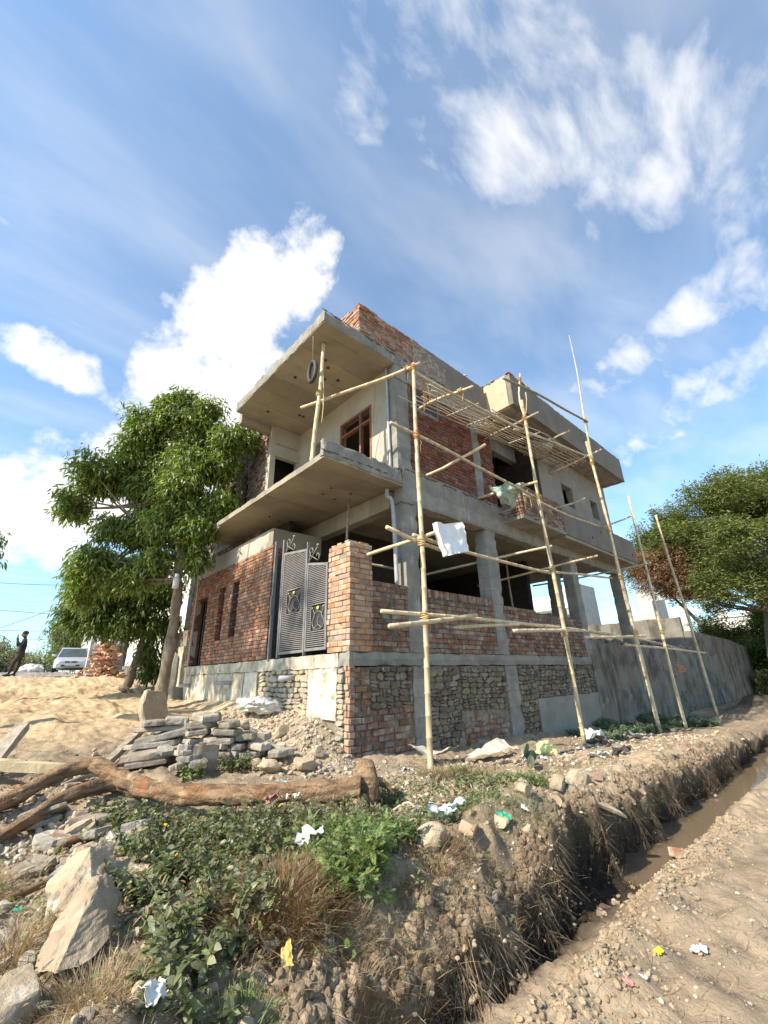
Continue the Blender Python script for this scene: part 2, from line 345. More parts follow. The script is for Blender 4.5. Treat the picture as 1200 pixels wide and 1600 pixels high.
# ------------------------------------------------------------------ ground
def lip_y(x):
    b = np.interp(x, [-8, -3.9, -3.3, -2.7, -2.3, -1.8, -1.1, -.5, .3, 1.5, 3, 6, 10, 16, 30], [-4.7, -4.1, -3.8, -3.70, -3.71, -3.66, -3.55, -3.42, -3.34, -3.28, -3.22, -3.22, -3.2, -3.2, -3.2])
    return b+.07*n2(x, 0*x, 2.3, 3, 5)+.035*n2(x, 0*x, 8., 3, 6)
def T(x, y, fine=True, want_t=False):
    """height of the ground at x, y"""
    x = np.asarray(x, float); y = np.asarray(y, float)
    L = np.interp(y, [-3.3, -2., -1., 0, 1.5, 3, 5, 8, 10, 13, 17, 26, 60, 400], [0, -.02, -.06, .0, .16, .28, .46, .68, .86, 1.22, 1.46, 1.7, 1.9, 2.])
    R = np.interp(x, [-2, 0, 1.5, 5, 9, 14, 20, 30, 60, 400], [0, 0, -.12, -.2, -.36, -.52, -.58, -.58, -.5, -.5])
    z = L+R
    heap = np.interp(y, [-.35, .05, .7, 2.3, 3.6, 5, 7], [0, .07, .40, .45, .38, .22, 0])*np.where(x > 0, 1, np.exp(-(np.minimum(x, 0)/.62)**2))
    z = z+heap
    sand = sstep(3., 5.5, y)*sstep(.2, -1.2, x)
    z = z+sand*(.13*n2(x, y, .55, 3, 1)+.10*np.maximum(0, n2(x, y, 1.6, 4, 2))-.06*np.maximum(0, n2(x, y, 3.1, 3, 7)-.15)+.02*n2(x, y, 6, 3, 8))+ .16*np.exp(-((x+2.9)/1.6)**2-((y-7.2)/1.3)**2)
    near = (1-sand)
    z = z+near*(.035*n2(x, y, 1.3, 3, 3)+.03*n2(x, y, 5., 4, 4))*sstep(60, 20, np.abs(x)+np.abs(y))
    # heaps of spoil along the bank of the trench
    yl = lip_y(x)
    z = z+.07*np.exp(-((y-yl-.35)/.3)**2)*(1+1.2*n2(x, y, 2.4, 3, 9))
    z = z-(.12+.16*sstep(-.4, -1.2, x))*sstep(yl+.30+.25*sstep(-.4, -1.2, x), yl, y)*(1+.5*n2(x, y, 3.3, 3, 27))
    z = z+.55*np.exp(-((x-20.5)/4.5)**2-((y+1.7)/.75)**2)*(1+.4*n2(x, y, 1.2, 3, 44))
    # the trench
    yr = -3.90+.05*n2(x, 0*x, 1.7, 3, 11)
    fz = -.76+.03*n2(x, y, 3, 3, 12)+.13*sstep(.9, .1, x)
    t = sstep(yl+.03, yl-.10+.05*n2(x, z, 5, 3, 14), y)
    low = fz+(-.47-fz)*sstep(np.minimum(yl-.12, -3.62), yr, y)
    field = -.47-.09*sstep(7, 14, x)+.03*n2(x, y, .9, 3, 15)+.028*n2(x, y, 4.5, 4, 16)+.05*np.exp(-((y-yr+.1)/.16)**2)*(1+n2(x, y, 3, 3, 18))
    field = field+.025*np.abs(n2(x, y, 2.2, 3, 19))
    f = sstep(yr+.06, yr-.1, y)
    bottom = low*(1-f)+field*f
    z = z*(1-t)+bottom*t
    if want_t: return t
    if fine:
        rough = .012+.05*np.exp(-((y-yl-.05)/.25)**2)
        z = z+rough*n2(x, y, 14, 4, 21)+.5*rough*np.abs(n2(x, y, 36, 2, 23))+.02*sstep(-3.3, -3.5, y)*sstep(-4.3, -4., y)*n2(x, y, 20, 3, 25)
    return z
def Tz(x, y): return float(T(np.array([x]), np.array([y]))[0])
def lines(segs):
    out = []
    for a, b, s in segs: out.append(np.arange(a, b, s))
    return np.concatenate(out+[[segs[-1][1]]])
X = lines([(-1500, -100, 200), (-100, -20, 10), (-20, -8, .8), (-8, -4.6, .12), (-4.6, 3.5, .03), (3.5, 9, .06), (9, 20, .16), (20, 45, .8), (45, 150, 8), (150, 2500, 200)])
Y = lines([(-1500, -100, 200), (-100, -20, 10), (-20, -8, .8), (-8, -5.2, .1), (-5.2, -4.2, .035), (-4.2, -3.9, .02), (-3.9, -3.05, .010), (-3.05, -2.6, .02), (-2.6, 1.5, .032), (1.5, 5, .05), (5, 12, .09), (12, 30, .3), (30, 60, 2), (60, 200, 14), (200, 2500, 200)])
GX, GY = np.meshgrid(X, Y, indexing='ij'); GZ = T(GX, GY)
TT = T(GX, GY, False, True)*sstep(-4.02, -3.8, GY)*sstep(-4.2, -3, GX)   # the trench wall stands up and is undercut
GYS = GY+(.17+.05*n2(GX, GZ, 6, 3, 41))*TT*sstep(lip_y(GX)-.45, lip_y(GX)-.12, GY)
nx, ny = GX.shape
idx = np.arange(nx-1)[:, None]*ny+np.arange(ny-1)[None, :]
F = np.stack([idx, idx+ny, idx+ny+1, idx+1], -1).reshape(-1, 4)
# soil colours place by place, with shade painted into the trench face
sandw = (sstep(2.2, 4.6, GY+.5*n2(GX, GY, 1.2, 3, 31))*sstep(.6, -.4, GX))[..., None]
yl = lip_y(GX); bank = (np.exp(-((GY-yl+.10)/.20)**2))[..., None]
fld = sstep(-3.7, -4., GY)[..., None]
rub = (np.exp(-((GX+.1)/1.0)**2)*sstep(-1.2, .3, GY))[..., None]
road = (sstep(15.2, 16.2, GY))[..., None]
C0 = np.array([.37, .29, .20])*np.ones(GX.shape+(1,))
c = C0*(1-bank)+np.array([.11, .08, .055])*bank  # browner bank soil, darkened further in place of shade
c = c*(1-rub)+np.array([.42, .34, .245])*rub
c = c*(1-fld)+np.array([.41, .32, .225])*fld
c = c*(1-sandw)+np.array([.53, .39, .24])*sandw
c = c*(1-road)+np.array([.30, .27, .24])*road
patch = np.clip(.5+.9*n2(GX, GY, 1.1, 4, 33), 0, 1)[..., None]*(1-sandw)
c = c*(1-.25*patch)
wet = (sstep(-.6, -.74, GZ)*sstep(-4.2, -3.9, GY)*sstep(-2.9, -3.1, GY))[..., None]
c = c*(1-.35*wet)
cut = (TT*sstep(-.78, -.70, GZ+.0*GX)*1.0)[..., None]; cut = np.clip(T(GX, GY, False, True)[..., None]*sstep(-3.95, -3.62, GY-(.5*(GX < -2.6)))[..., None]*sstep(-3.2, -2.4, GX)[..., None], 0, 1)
c = c*(1-cut)+np.array([.045, .034, .025])*cut  # near-black on the cut face stands in for its shade
heap_ = np.exp(-((GX-20.5)/4.5)**2-((GY+1.7)/.8)**2)[..., None]; c = c*(1-.8*heap_)
soil_m = mat('soil', (.72, .72, .72), (1.1, 1.08, 1.05), 5, .97, .8, 45, .02, vattr=True, spec=.1,
             stains=[((.46, .37, .27), 11, .62, .74, .5), ((.14, .10, .07), 14, .66, .8, .45)])
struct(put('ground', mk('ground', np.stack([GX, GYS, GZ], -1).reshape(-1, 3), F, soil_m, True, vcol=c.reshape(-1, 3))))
# muddy water standing in the trench
wm = bpy.data.materials.new('muddy_water'); wm.use_nodes = True; N = NT(wm.node_tree); wm.node_tree.nodes.clear()
P = N.n('ShaderNodeNewGeometry').outputs['Position']
bs = N.n('ShaderNodeBsdfPrincipled', {'Base Color': (.17, .125, .08, 1), 'Roughness': .08, 'Specular IOR Level': .5,
    'Normal': N.n('ShaderNodeBump', {'Strength': .12, 'Distance': .01, 'Height': N.noise(P, 9, 3)}).outputs[0]})
N.n('ShaderNodeOutputMaterial', {0: bs.outputs[0]})
wx = np.linspace(.5, 26, 60); Vw = np.concatenate([np.stack([wx, -3.0+0*wx, -.695+0*wx], -1), np.stack([wx, -4.0+0*wx, -.695+0*wx], -1)])
struct(put('ditch_water', mk('ditch_water', Vw, [[i, i+60, i+61, i+1] for i in range(59)], wm)))
# ------------------------------------------------------------------ bricks and stones
def brick_mesh(seed):
    r = np.random.default_rng(seed); V = []; c = .06
    for sx in (-1, 1):
        for sy in (-1, 1):
            for sz in (-1, 1):
                j = r.uniform(-.03, .03, 3)
                for k in range(3):
                    e = np.array([sx, sy, sz], float)*.5; d = np.array([.03, .05, .10])
                    e[k] -= 0; 
                    for q in range(3):
                        if q != k: e[q] -= np.sign(e[q])*d[q]
                    V.append(e+j*np.array([.25, .4, .5])+r.uniform(-.008, .008, 3))
    F = []
    cid = lambda sx, sy, sz, k: ((sx*4+sy*2+sz)*3+k)
    for k in range(3):
        u, v = (k+1) % 3, (k+2) % 3
        for s in (0, 1):
            q = []
            for a, b in ((0, 0), (1, 0), (1, 1), (0, 1)):
                t = [0, 0, 0]; t[k] = s; t[u] = a; t[v] = b; q.append(cid(*t, k))
            F.append(q if s else q[::-1])
    for k in range(3):                                               # edge chamfers
        u, v = (k+1) % 3, (k+2) % 3
        for a in (0, 1):
            for b in (0, 1):
                t0 = [0, 0, 0]; t0[u] = a; t0[v] = b; t1 = list(t0); t1[k] = 1
                q = [cid(*t0, u), cid(*t1, u), cid(*t1, v), cid(*t0, v)]
                F.append(q if (a == b) == False else q[::-1])
    for a in (0, 1):
        for b in (0, 1):
            for d in (0, 1):
                q = [cid(a, b, d, 0), cid(a, b, d, 1), cid(a, b, d, 2)]
                F.append(q if (a+b+d) % 2 == 1 else q[::-1])
    return np.array(V), F
BV = [brick_mesh(100+i) for i in range(7)]
_bm = {}
def bmeshes(m):
    if m.name not in _bm: _bm[m.name] = [mk('brick', v, f, m) for v, f in BV]
    return _bm[m.name]
class Face:
    """a vertical wall face: origin, run direction u (rz about Z), outward normal = u turned by -90 degrees"""
    def __init__(s, o, rz): s.o = np.array(o, float); s.rz = rz; s.u = np.array([math.cos(rz), math.sin(rz), 0]); s.n = np.array([math.sin(rz), -math.cos(rz), 0])
    def p(s, u, z, d=0.): return s.o+s.u*u+np.array([0, 0, z])+s.n*d
FY = lambda y=0.: Face((0, y, 0), 0.)                               # faces -Y, u = +X
class FaceX(Face):                                                   # faces -X, u = +Y
    def __init__(s, x=0.): s.o = np.array([x, 0, 0.]); s.rz = math.pi/2; s.u = np.array([0, 1., 0]); s.n = np.array([-1., 0, 0])
def lay(u0, u1, z0, z1, holes=(), top=None, L=.215, H=.08, m=.0125, seed=0, ragged=None, odd=0):
    """running bond; returns (u centre, z centre, length, height)"""
    r = random.Random(seed); out = []; k = 0; z = z0
    while z+H*.5 < z1:
        u = u0-((k+odd) % 2)*(L+m)*.5
        while u < u1:
            a, b = max(u, u0), min(u+L, u1)
            u += L+m
            if r.random() < .12: u -= (L+m)*.5; b = min(b, u-m)
            if b-a < .035: continue
            c = (a+b)/2
            if top is not None and z+H*.6 > top(c): continue
            segs = [(a, b)]
            for h in holes:
                if h[2]-.02 < z+H/2 < h[3]+.02:
                    ns = []
                    for p, q in segs:
                        if q <= h[0] or p >= h[1]: ns.append((p, q)); continue
                        if p < h[0]: ns.append((p, h[0]))
                        if q > h[1]: ns.append((h[1], q))
                    segs = ns
            for p, q in segs:
                if q-p > .03: out.append(((p+q)/2, z+H/2, q-p, H))
        z += H+m; k += 1
    return out
def bricks(parent, face, L, m, n_ind=10**6, depth=.1, prot=.004, seed=0, name='brick', tilt=.012):
    r = random.Random(seed); ms = bmeshes(m); items = []
    for u, z, l, h in L:
        d = r.gauss(0, prot*1.6); P = face.p(u, z, d-depth/2)
        items.append((np.linalg.norm(P-CAM)/(l+.05), P, (r.gauss(0, tilt), r.gauss(0, tilt), face.rz+r.gauss(0, tilt*1.3)), (l*1.0, depth, h*r.uniform(.94, 1.04)), r.randrange(7)))
    items.sort(key=lambda t: t[0])
    for _, P, ro, s, v in items[:n_ind]: put(name, ms[v], parent, P, ro, s)
    rest = items[n_ind:]
    if rest:
        parts = []
        for _, P, ro, s, v in rest:
            R = np.array(Matrix.Rotation(ro[2], 3, 'Z') @ Matrix.Rotation(ro[1], 3, 'Y') @ Matrix.Rotation(ro[0], 3, 'X'))
            parts.append(((BV[v][0]*np.array(s))@R.T+P, BV[v][1]))
        V, F = join(parts); stuff(put('brickwork', mk('brickwork', V, F, m), parent))
def backing(parent, b0, b1, m=mortar_m, amp=.006, name='mortar', seg=.06):
    V, F = gridbox(b0, b1, seg, amp, 9, 3); return put(name, mk(name, V, F, m, True), parent)
def stones(parent, face, rects, m, seed=0, n_ind=120, hmin=.065, hmax=.15, lmin=.07, lmax=.27, wob=.016, name='stone', proud=.016):
    """random rubble: rows of uneven stones, each a cushion with its own outline"""
    r = random.Random(seed); items = []
    for (u0, u1, z0, z1) in rects:
        z = z0
        while z < z1-.03:
            h = min(r.uniform(hmin, hmax), z1-z); u = u0
            while u < u1-.02:
                l = min(r.uniform(lmin, lmax), u1-u); 
                if u1-u-l < .05: l = u1-u
                if h > .1 and r.random() < .35: sub = [(u, z, l, h*.5), (u, z+h*.5, l, h*.5)]
                else: sub = [(u, z, l, h)]
                for (a, b, c, d) in sub: items.append((a, b, c, d))
                u += l
            z += h
    made = []
    for (a, b, l, h) in items:
        n = r.choice((7, 8, 9)); g = .003; ang = np.linspace(0, 2*np.pi, n, endpoint=False)+r.uniform(0, .6)
        ca, sa = np.cos(ang), np.sin(ang); k = 1/np.maximum(np.abs(ca), np.abs(sa))**r.uniform(.8, 1.15)
        pu = a+l/2+(l/2-g)*ca*k*np.array([r.uniform(.84, 1.03) for _ in ang]); pz = b+h/2+(h/2-g)*sa*k*np.array([r.uniform(.84, 1.03) for _ in ang])
        wu = wob*n2(pu, pz, 2.6, 2, seed+40); wz = wob*1.6*n2(pu, pz, 2.2, 2, seed+41)
        pu = pu+wu*np.minimum(1, 12*np.minimum(np.abs(pu-rects[0][0]), .083)); pz = pz+wz
        pr = r.gauss(0, .013)+proud; cu0, cz0, th = pu.mean(), pz.mean(), r.gauss(0, .10); pu, pz = cu0+(pu-cu0)*math.cos(th)-(pz-cz0)*math.sin(th), cz0+(pu-cu0)*math.sin(th)+(pz-cz0)*math.cos(th); cu, cz = pu.mean(), pz.mean()
        ring = lambda f, d: [face.p(cu+(x-cu)*f, cz+(y-cz)*f, d+r.gauss(0, .003)) for x, y in zip(pu, pz)]
        V = ring(1, -.06)+ring(1.0, pr*.7)+ring(.90, pr+.004)+[face.p(cu+r.uniform(-.3, .3)*l, cz+r.uniform(-.2, .2)*h, pr+r.uniform(-.004, .012))]
        F = []
        for q in range(2):
            for i in range(n): F.append([q*n+i, q*n+(i+1) % n, (q+1)*n+(i+1) % n, (q+1)*n+i])
        F += [[2*n+i, 2*n+(i+1) % n, 3*n] for i in range(n)]
        if isinstance(face, FaceX): F = [f[::-1] for f in F]
        made.append((np.linalg.norm(face.p(cu, cz)-CAM)/(math.sqrt(l*h)), V, F))
    made.sort(key=lambda t: t[0])
    for _, V, F in made[:n_ind]: put(name, mk(name, V, F, m), parent)
    if made[n_ind:]:
        V, F = join([(np.array(a), b) for _, a, b in made[n_ind:]]); stuff(put('rubble_masonry', mk('rubble_masonry', V, F, m), parent))
def block(parent, name, b0, b1, m, seg=.12, amp=.006, ns=4., seed=0, label=None):
    ch = .020 if m in (conc_m,) else .012 if m in (plaster_m, white_pl, plaster_grey, soffit_m) and seg < .25 else 0.
    V, F = gridbox(b0, b1, min(seg, .07) if m is conc_m and seg < .25 else seg, amp, ns, seed, ch if seg < .35 else 0.); o = put(name, mk(name, V, F, m, True if False else False), parent)
    if label: o['label'] = label
    return o

# ------------------------------------------------------------------ the unfinished house
house = thing('unfinished_house', 'two storey brick and concrete house under construction with cantilevered slabs behind the bamboo scaffold', 'house', (0, 0, 0))
H = house
# plinth
backing(H, (.03, .03, -.5), (8.75, 7.25, 1.27), mortar_m, .012, 'plinth_core')
block(H, 'plinth_band', (-.012, -.014, 1.285), (8.82, .3, 1.50), conc_m, .06, .008, 8, 1)
block(H, 'plinth_band', (-.010, .302, 1.27), (.3, 7.32, 1.49), white_pl, .06, .007, 8, 2)
block(H, 'ground_floor_slab', (.3, .3, 1.33), (13.1, 9.2, 1.485), conc_m, .5, .0)
block(H, 'embedded_column', (1.40, -.022, -.45), (1.76, .3, 1.283), conc_m, .05, .012, 8, 5)
block(H, 'embedded_column', (4.30, -.022, -.45), (4.76, .3, 1.283), conc_m, .05, .010, 8, 6)
F0 = FY()
low = lay(.012, 1.38, -.3, .62, seed=3, H=.078, m=.017)+lay(.012, .42, .62, 1.27, seed=4, H=.075, m=.02)
low += lay(2.75, 4.28, -.3, .42, seed=5, H=.078, m=.017, top=lambda u: .42-.12*abs(math.sin(u*5)))
bricks(H, F0, low, brick_old_shade, 110, prot=.008, seed=5, tilt=.02)
stones(H, F0, [(.43, 1.38, .63, 1.27)], stone_m, 11, 45)
stones(H, F0, [(1.78, 2.72, -.3, 1.27), (2.74, 4.28, .44, 1.27)], stone_m, 12, 130)
stones(H, F0, [(4.78, 5.5, -.5, 1.27), (5.5, 8.72, .56, 1.27)], stone_m, 13, 110, hmin=.07)
block(H, 'render_apron', (5.52, -.012, -.7), (8.8, .2, .555), plaster_m, .08, .012, 5, 7)
# left face of the plinth: whitewashed render, rubble and projecting pipes
FX0 = FaceX(0.)
stones(H, FX0, [(1.15, 2.95, .2, 1.26)], stone_lt, 14, 70, lmin=.12, lmax=.34)
stones(H, FX0, [(.14, .3, -.1, 1.26)], stone_lt, 15, 12)
bricks(H, FX0, lay(.0, .13, -.2, 1.27, seed=9, L=.105, H=.078, m=.017), brick_pink, 20, prot=.006, seed=8)
block(H, 'whitewash_panel', (-.022, .30, .50), (.2, 1.13, 1.262), lime_br, .06, .010, 7, 8)
block(H, 'whitewash_panel', (-.024, 3.05, .35), (.2, 3.62, 1.262), lime_br, .06, .010, 7, 9)
block(H, 'whitewash_panel', (-.016, 3.68, .35), (.2, 7.3, 1.262), white_pl, .06, .012, 6, 10)
for y, z in ((1.62, 1.13), (4.30, 1.07), (6.85, 1.02)):
    V, F = tube([(-.30, y, z), (.05, y, z)], .045, 12, True); put('drain_pipe', mk('drain_pipe', V, F, pvc_m, True), H)

# columns
def column(x0, x1, z0, z1, y1=.30, seed=0, y0=-.012):
    o = block(H, 'column', (x0, y0, z0), (x1, y1, z1), conc_m, .1, .004, 6, seed); return o
column(1.36, 1.74, 1.502, 4.42, .30, 21, -.006); column(4.14, 4.58, 1.502, 4.42, .32, 22, -.004); column(8.62, 9.02, 1.502, 4.43, .32, 23, -.004); column(12.5, 13.0, .4, 4.43, .34, 24)
column(9.6, 9.95, 1.5, 4.43, 1.35, 25, 1.0)
column(1.25, 1.66, 5.15, 7.84, .30, 26, -.006); column(4.03, 4.34, 5.262, 7.5, .30, 27, -.006)
# ground-floor brick infill on the long side
holes = ()
backing(H, (.5, .016, 1.5), (1.355, .20, 2.62), mortar_dk); backing(H, (1.745, .016, 1.5), (4.135, .20, 2.60), mortar_dk); backing(H, (4.585, .016, 1.5), (8.61, .20, 2.55), mortar_dk)
bricks(H, F0, lay(.50, 1.355, 1.506, 2.66, seed=20), brick_old_shade, 60, seed=21, prot=.006)
wall2 = lay(1.745, 4.135, 1.506, 2.56, seed=22)
bricks(H, F0, wall2+[(1.80+i*.093, 2.625, .078, .155) for i in range(26) if i not in (0, 1)], brick_old_shade, 150, seed=23, prot=.006)
bricks(H, F0, lay(4.585, 8.61, 1.506, 2.66, seed=24, H=.08, top=lambda u: 2.66 if u < 6.0 else 2.57), brick_old_shade, 110, seed=25, prot=.006)
# cornerwise rooms that close the inside
inner = mat('unlit_inner_brick', (.035, .027, .022), (.055, .042, .034), 6, .95, .6, 40, .01)  # near-black brick colour stands in for the unlit rooms
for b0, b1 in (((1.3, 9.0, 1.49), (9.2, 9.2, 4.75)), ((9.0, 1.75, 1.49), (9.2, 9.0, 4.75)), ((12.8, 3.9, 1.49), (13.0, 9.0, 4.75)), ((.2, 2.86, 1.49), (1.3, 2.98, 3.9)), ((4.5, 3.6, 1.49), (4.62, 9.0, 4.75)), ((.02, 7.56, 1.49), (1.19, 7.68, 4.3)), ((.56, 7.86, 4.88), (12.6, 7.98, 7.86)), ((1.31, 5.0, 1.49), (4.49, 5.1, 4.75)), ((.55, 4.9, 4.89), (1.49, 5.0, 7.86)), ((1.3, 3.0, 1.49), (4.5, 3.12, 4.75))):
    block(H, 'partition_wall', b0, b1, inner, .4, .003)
# beams, slabs
block(H, 'beam', (1.36, -.016, 4.42), (13.02, .28, 5.20), conc_m, .1, .006, 5, 31)
block(H, 'beam', (1.25, .30, 4.34), (1.5, 4.2, 4.74), soffit_m, .2, .004, 5, 32)
block(H, 'beam', (.0, 3.02, 3.90), (.22, 7.55, 4.34), plaster_wall, .2, .005, 5, 33)
block(H, 'beam', (.0, 2.82, 3.90), (1.3, 3.015, 4.34), soffit_m, .2, .005, 5, 34)
block(H, 'first_floor_slab', (-.60, -.008, 4.755), (13.02, 5.45, 4.875), soffit_m, .12, .005, 5, 35)
block(H, 'first_floor_slab', (.36, 5.46, 4.755), (13.0, 9.2, 4.875), soffit_m, .3, .004, 5, 36)
block(H, 'first_floor_slab', (-.48, 5.46, 4.76), (.36, 6.1, 4.87), soffit_m, .1, .004, 5, 37)
block(H, 'balcony_kerb', (-.615, -.022, 4.80), (1.34, .10, 5.14), conc_m, .05, .012, 9, 38)
block(H, 'roof_slab', (-.69, -.012, 7.86), (4.95, 4.15, 8.13), conc_m, .08, .008, 6, 39)
block(H, 'roof_soffit', (-.675, .0, 7.845), (4.9, 4.14, 7.858), soffit_m, .3, .001, 5, 40)
block(H, 'roof_slab', (.30, 4.16, 7.87), (13.0, 9.2, 8.12), conc_m, .2, .005, 6, 41)
block(H, 'roof_slab', (4.96, .0, 8.05), (13.0, 4.14, 8.2), conc_m, .3, .003, 6, 42)
block(H, 'beam', (1.67, -.018, 7.50), (4.95, .28, 7.855), speckle, .08, .010, 8, 43)
rj = random.Random(31)
for k, (x0, x1, y, z) in enumerate(((-.6, 1.3, -.028, 4.90), (1.3, 4.95, -.022, 5.17), (4.95, 8.6, -.022, 4.98), (-.68, 1.2, -.022, 8.10), (1.36, 1.74, -.012, 4.40), (1.25, 1.66, -.012, 7.45))):
    x = x0
    while x < x1:
        w = rj.uniform(.05, .22)
        if rj.random() < .7:
            V, F = rock(rj.randrange(10**6), (w*.6, .010, rj.uniform(.008, .025)), 1, 6, .6, .3); put('honeycomb_patch', mk('honeycomb_patch', V+np.array([x, y, z+rj.uniform(-.015, .015)]), F, mortar_dk), H)
        x += w
# roof parapet: bare brick to the left, spattered render to the right
backing(H, (.235, .012, 8.135), (2.2, .21, 8.90)); backing(H, (.235, .2, 8.135), (.42, 3.9, 8.90))
bricks(H, F0, lay(.215, 2.2, 8.14, 8.95, seed=30, H=.072, m=.013), brick_m, 0, seed=31, prot=.007)
bricks(H, FaceX(.22), lay(.0, 3.9, 8.14, 8.95, seed=32, H=.072, m=.013), brick_m, 0, seed=33, prot=.007)
V, F = gridbox((1.9, -.010, 8.135), (4.93, .2, 8.955), .03, .008, 10, 50)
me = mk('parapet_render', V, F, [speckle, plaster_grey], False, midx=None)
o = put('parapet_render', me, H)
ctr = V[F].mean(1); k = (ctr[:, 0]+.9*n2(ctr[:, 0], ctr[:, 2], 3, 4, 9)-(2.9-(ctr[:, 2]-8.5)*1.2)) > 0
me.polygons.foreach_set('material_index', k.astype(np.int32))
V, F = tube([(4.0, -.10, 8.90), (4.02, .1, 9.02)], .025, 8); put('pipe_stub', mk('pipe_stub', V, F, pvc_m, True), H)
# first floor, long side
backing(H, (1.66, .02, 5.2), (4.03, .2, 7.50), mortar_m)
V = lay(1.67, 4.02, 5.27, 7.5, seed=34, holes=[(1.72, 2.75, 6.95, 7.5)], H=.072, m=.0135)
bricks(H, F0, V, brick_red, 0, seed=35, prot=.003)
block(H, 'window_shade_sheet', (1.76, .015, 6.98), (2.7, .019, 7.48), dark_m, 1, 0)  # thin dark sheet painted in for the shade of a cavity
backing(H, (4.35, .02, 5.2), (4.92, .2, 7.85), mortar_m)
bricks(H, F0, lay(4.35, 4.93, 5.27, 7.84, seed=36, H=.072, m=.0135), brick_red, 0, seed=37, prot=.003)
block(H, 'render_wall', (7.55, -.004, 4.9), (9.04, .22, 8.05), plaster_m, .15, .004, 4, 51)
for a, b in (((9.04, -.004, 4.9), (9.85, .22, 6.34)), ((9.04, -.004, 7.12), (9.85, .22, 8.05)), ((9.85, -.004, 4.9), (11.3, .22, 8.05)),
             ((11.3, -.004, 4.9), (11.92, .22, 6.38)), ((11.3, -.004, 7.10), (11.92, .22, 8.05)), ((11.92, -.004, 4.9), (12.98, .22, 8.05))):
    block(H, 'render_wall', a, b, plaster_m, .15, .002, 4, 52)
block(H, 'render_wall', (12.78, .22, 4.9), (12.98, 9.0, 8.05), plaster_m, .4, .002, 4, 53)
block(H, 'render_wall', (7.35, -.004, 4.9), (7.55, 2.2, 8.05), inner, .2, .002, 4, 54)  # recess side in the near-black colour, standing in for its shade
block(H, 'beam', (4.95, .6, 7.55), (7.35, .8, 8.05), conc_m, .2, .003, 4, 55)
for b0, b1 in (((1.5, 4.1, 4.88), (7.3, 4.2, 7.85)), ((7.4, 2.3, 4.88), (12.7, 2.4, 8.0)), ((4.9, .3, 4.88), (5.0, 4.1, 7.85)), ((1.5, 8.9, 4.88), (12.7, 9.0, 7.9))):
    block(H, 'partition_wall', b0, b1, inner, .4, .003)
# projecting brick balcony and the rendered one that continues it
block(H, 'balcony_slab', (5.04, -.60, 4.755), (7.32, -.012, 4.865), conc_m, .1, .005, 6, 56)
block(H, 'balcony_slab', (7.325, -.575, 4.68), (12.98, -.018, 4.78), soffit_m, .2, .003, 6, 57)
backing(H, (5.07, -.57, 4.87), (7.3, -.48, 5.66), mortar_m); backing(H, (5.07, -.47, 4.87), (5.16, -.02, 5.66), mortar_m)
bricks(H, FY(-.585), lay(5.05, 7.3, 4.872, 5.70, seed=38, H=.072, m=.0135), brick_old_shade, 0, seed=39, prot=.005)
bricks(H, FaceX(5.05), lay(-.57, -.01, 4.872, 5.70, seed=40, H=.072, m=.0135), brick_old_shade, 0, seed=41, prot=.005)
block(H, 'balcony_parapet', (7.33, -.59, 4.79), (12.98, -.45, 5.60), plaster_grey, .2, .003, 4, 58)
block(H, 'balcony_parapet', (12.85, -.445, 4.79), (12.98, -.03, 5.60), plaster_grey, .2, .003, 4, 59)
for x, z in ((9.2, 5.0), (10.9, 5.05), (12.6, 5.0), (10.0, 5.35)):
    V, F = box((x, -.600, z), (x+.06, -.585, z+.10)); put('putlog_hole_shade', mk('putlog_hole_shade', V, F, dark_m), H)  # dark box on the surface stands in for shade inside a hole
# rendered overhang at the roof
block(H, 'overhang', (5.03, -.82, 8.06), (13.08, -.68, 9.06), plaster_grey, .12, .004, 3, 60)
block(H, 'overhang', (5.03, -.675, 8.06), (5.18, .35, 9.08), plaster_new, .12, .004, 3, 61)
block(H, 'overhang', (12.93, -.675, 8.06), (13.08, .5, 9.06), plaster_grey, .12, .004, 3, 62)
block(H, 'overhang_soffit', (5.185, -.675, 8.062), (12.92, .0, 8.16), conc_m, .2, .004, 3, 63)
rr = random.Random(8); V = []
V2, F2 = join([xform(gridbox((-.08, -.05, -.02), (.08, .05, .03), 1, 0), (5.05+rr.uniform(0, .1) if i < 9 else 5.1+(i-9)*.085, (-.75+i*.12) if i < 9 else -.75, 9.09+rr.uniform(0, .02)), rr.uniform(0, 3)) for i in range(22)])
put('mortar_crumbs', mk('mortar_crumbs', V2, F2, brick_old_shade), H)['kind'] = 'stuff'

# first floor, front: window wall, door wall, brick end
def wall_x(x, y0, y1, z0, z1, hole, m, th=.16, seed=0, nm='front_wall'):
    ys = sorted({y0, y1, *[h[0] for h in hole], *[h[1] for h in hole]})
    for a, b in zip(ys[:-1], ys[1:]):
        hs = [h for h in hole if h[0] <= a and h[1] >= b]; zz = z0
        for h in sorted(hs, key=lambda h: h[2]):
            if h[2] > zz: block(H, nm, (x, a, zz), (x+th, b, h[2]), m, .3, .0, 4, seed)
            zz = h[3]
        if zz < z1: block(H, nm, (x, a, zz), (x+th, b, z1), m, .3, .0, 4, seed)
wall_x(1.27, .30, 4.16, 4.88, 7.845, [(.84, 2.08, 5.66, 7.20), (2.85, 3.22, 5.9, 7.14)], plaster_wall, .2, 70)
fw = put('door_window_frame', mk('frame', *join([box((1.262, .845, 5.665), (1.36, .905, 7.195)), box((1.262, 2.015, 5.665), (1.36, 2.075, 7.195)), box((1.264, .906, 5.665), (1.358, 2.014, 5.725)),
     box((1.264, .906, 7.135), (1.358, 2.014, 7.195)), box((1.266, .906, 6.78), (1.356, 2.014, 6.84)), box((1.268, 1.24, 5.726), (1.354, 1.30, 6.779)), box((1.268, 1.24, 6.841), (1.354, 1.30, 7.134))]), wood_red), H)
fw.name = 'window_frame'
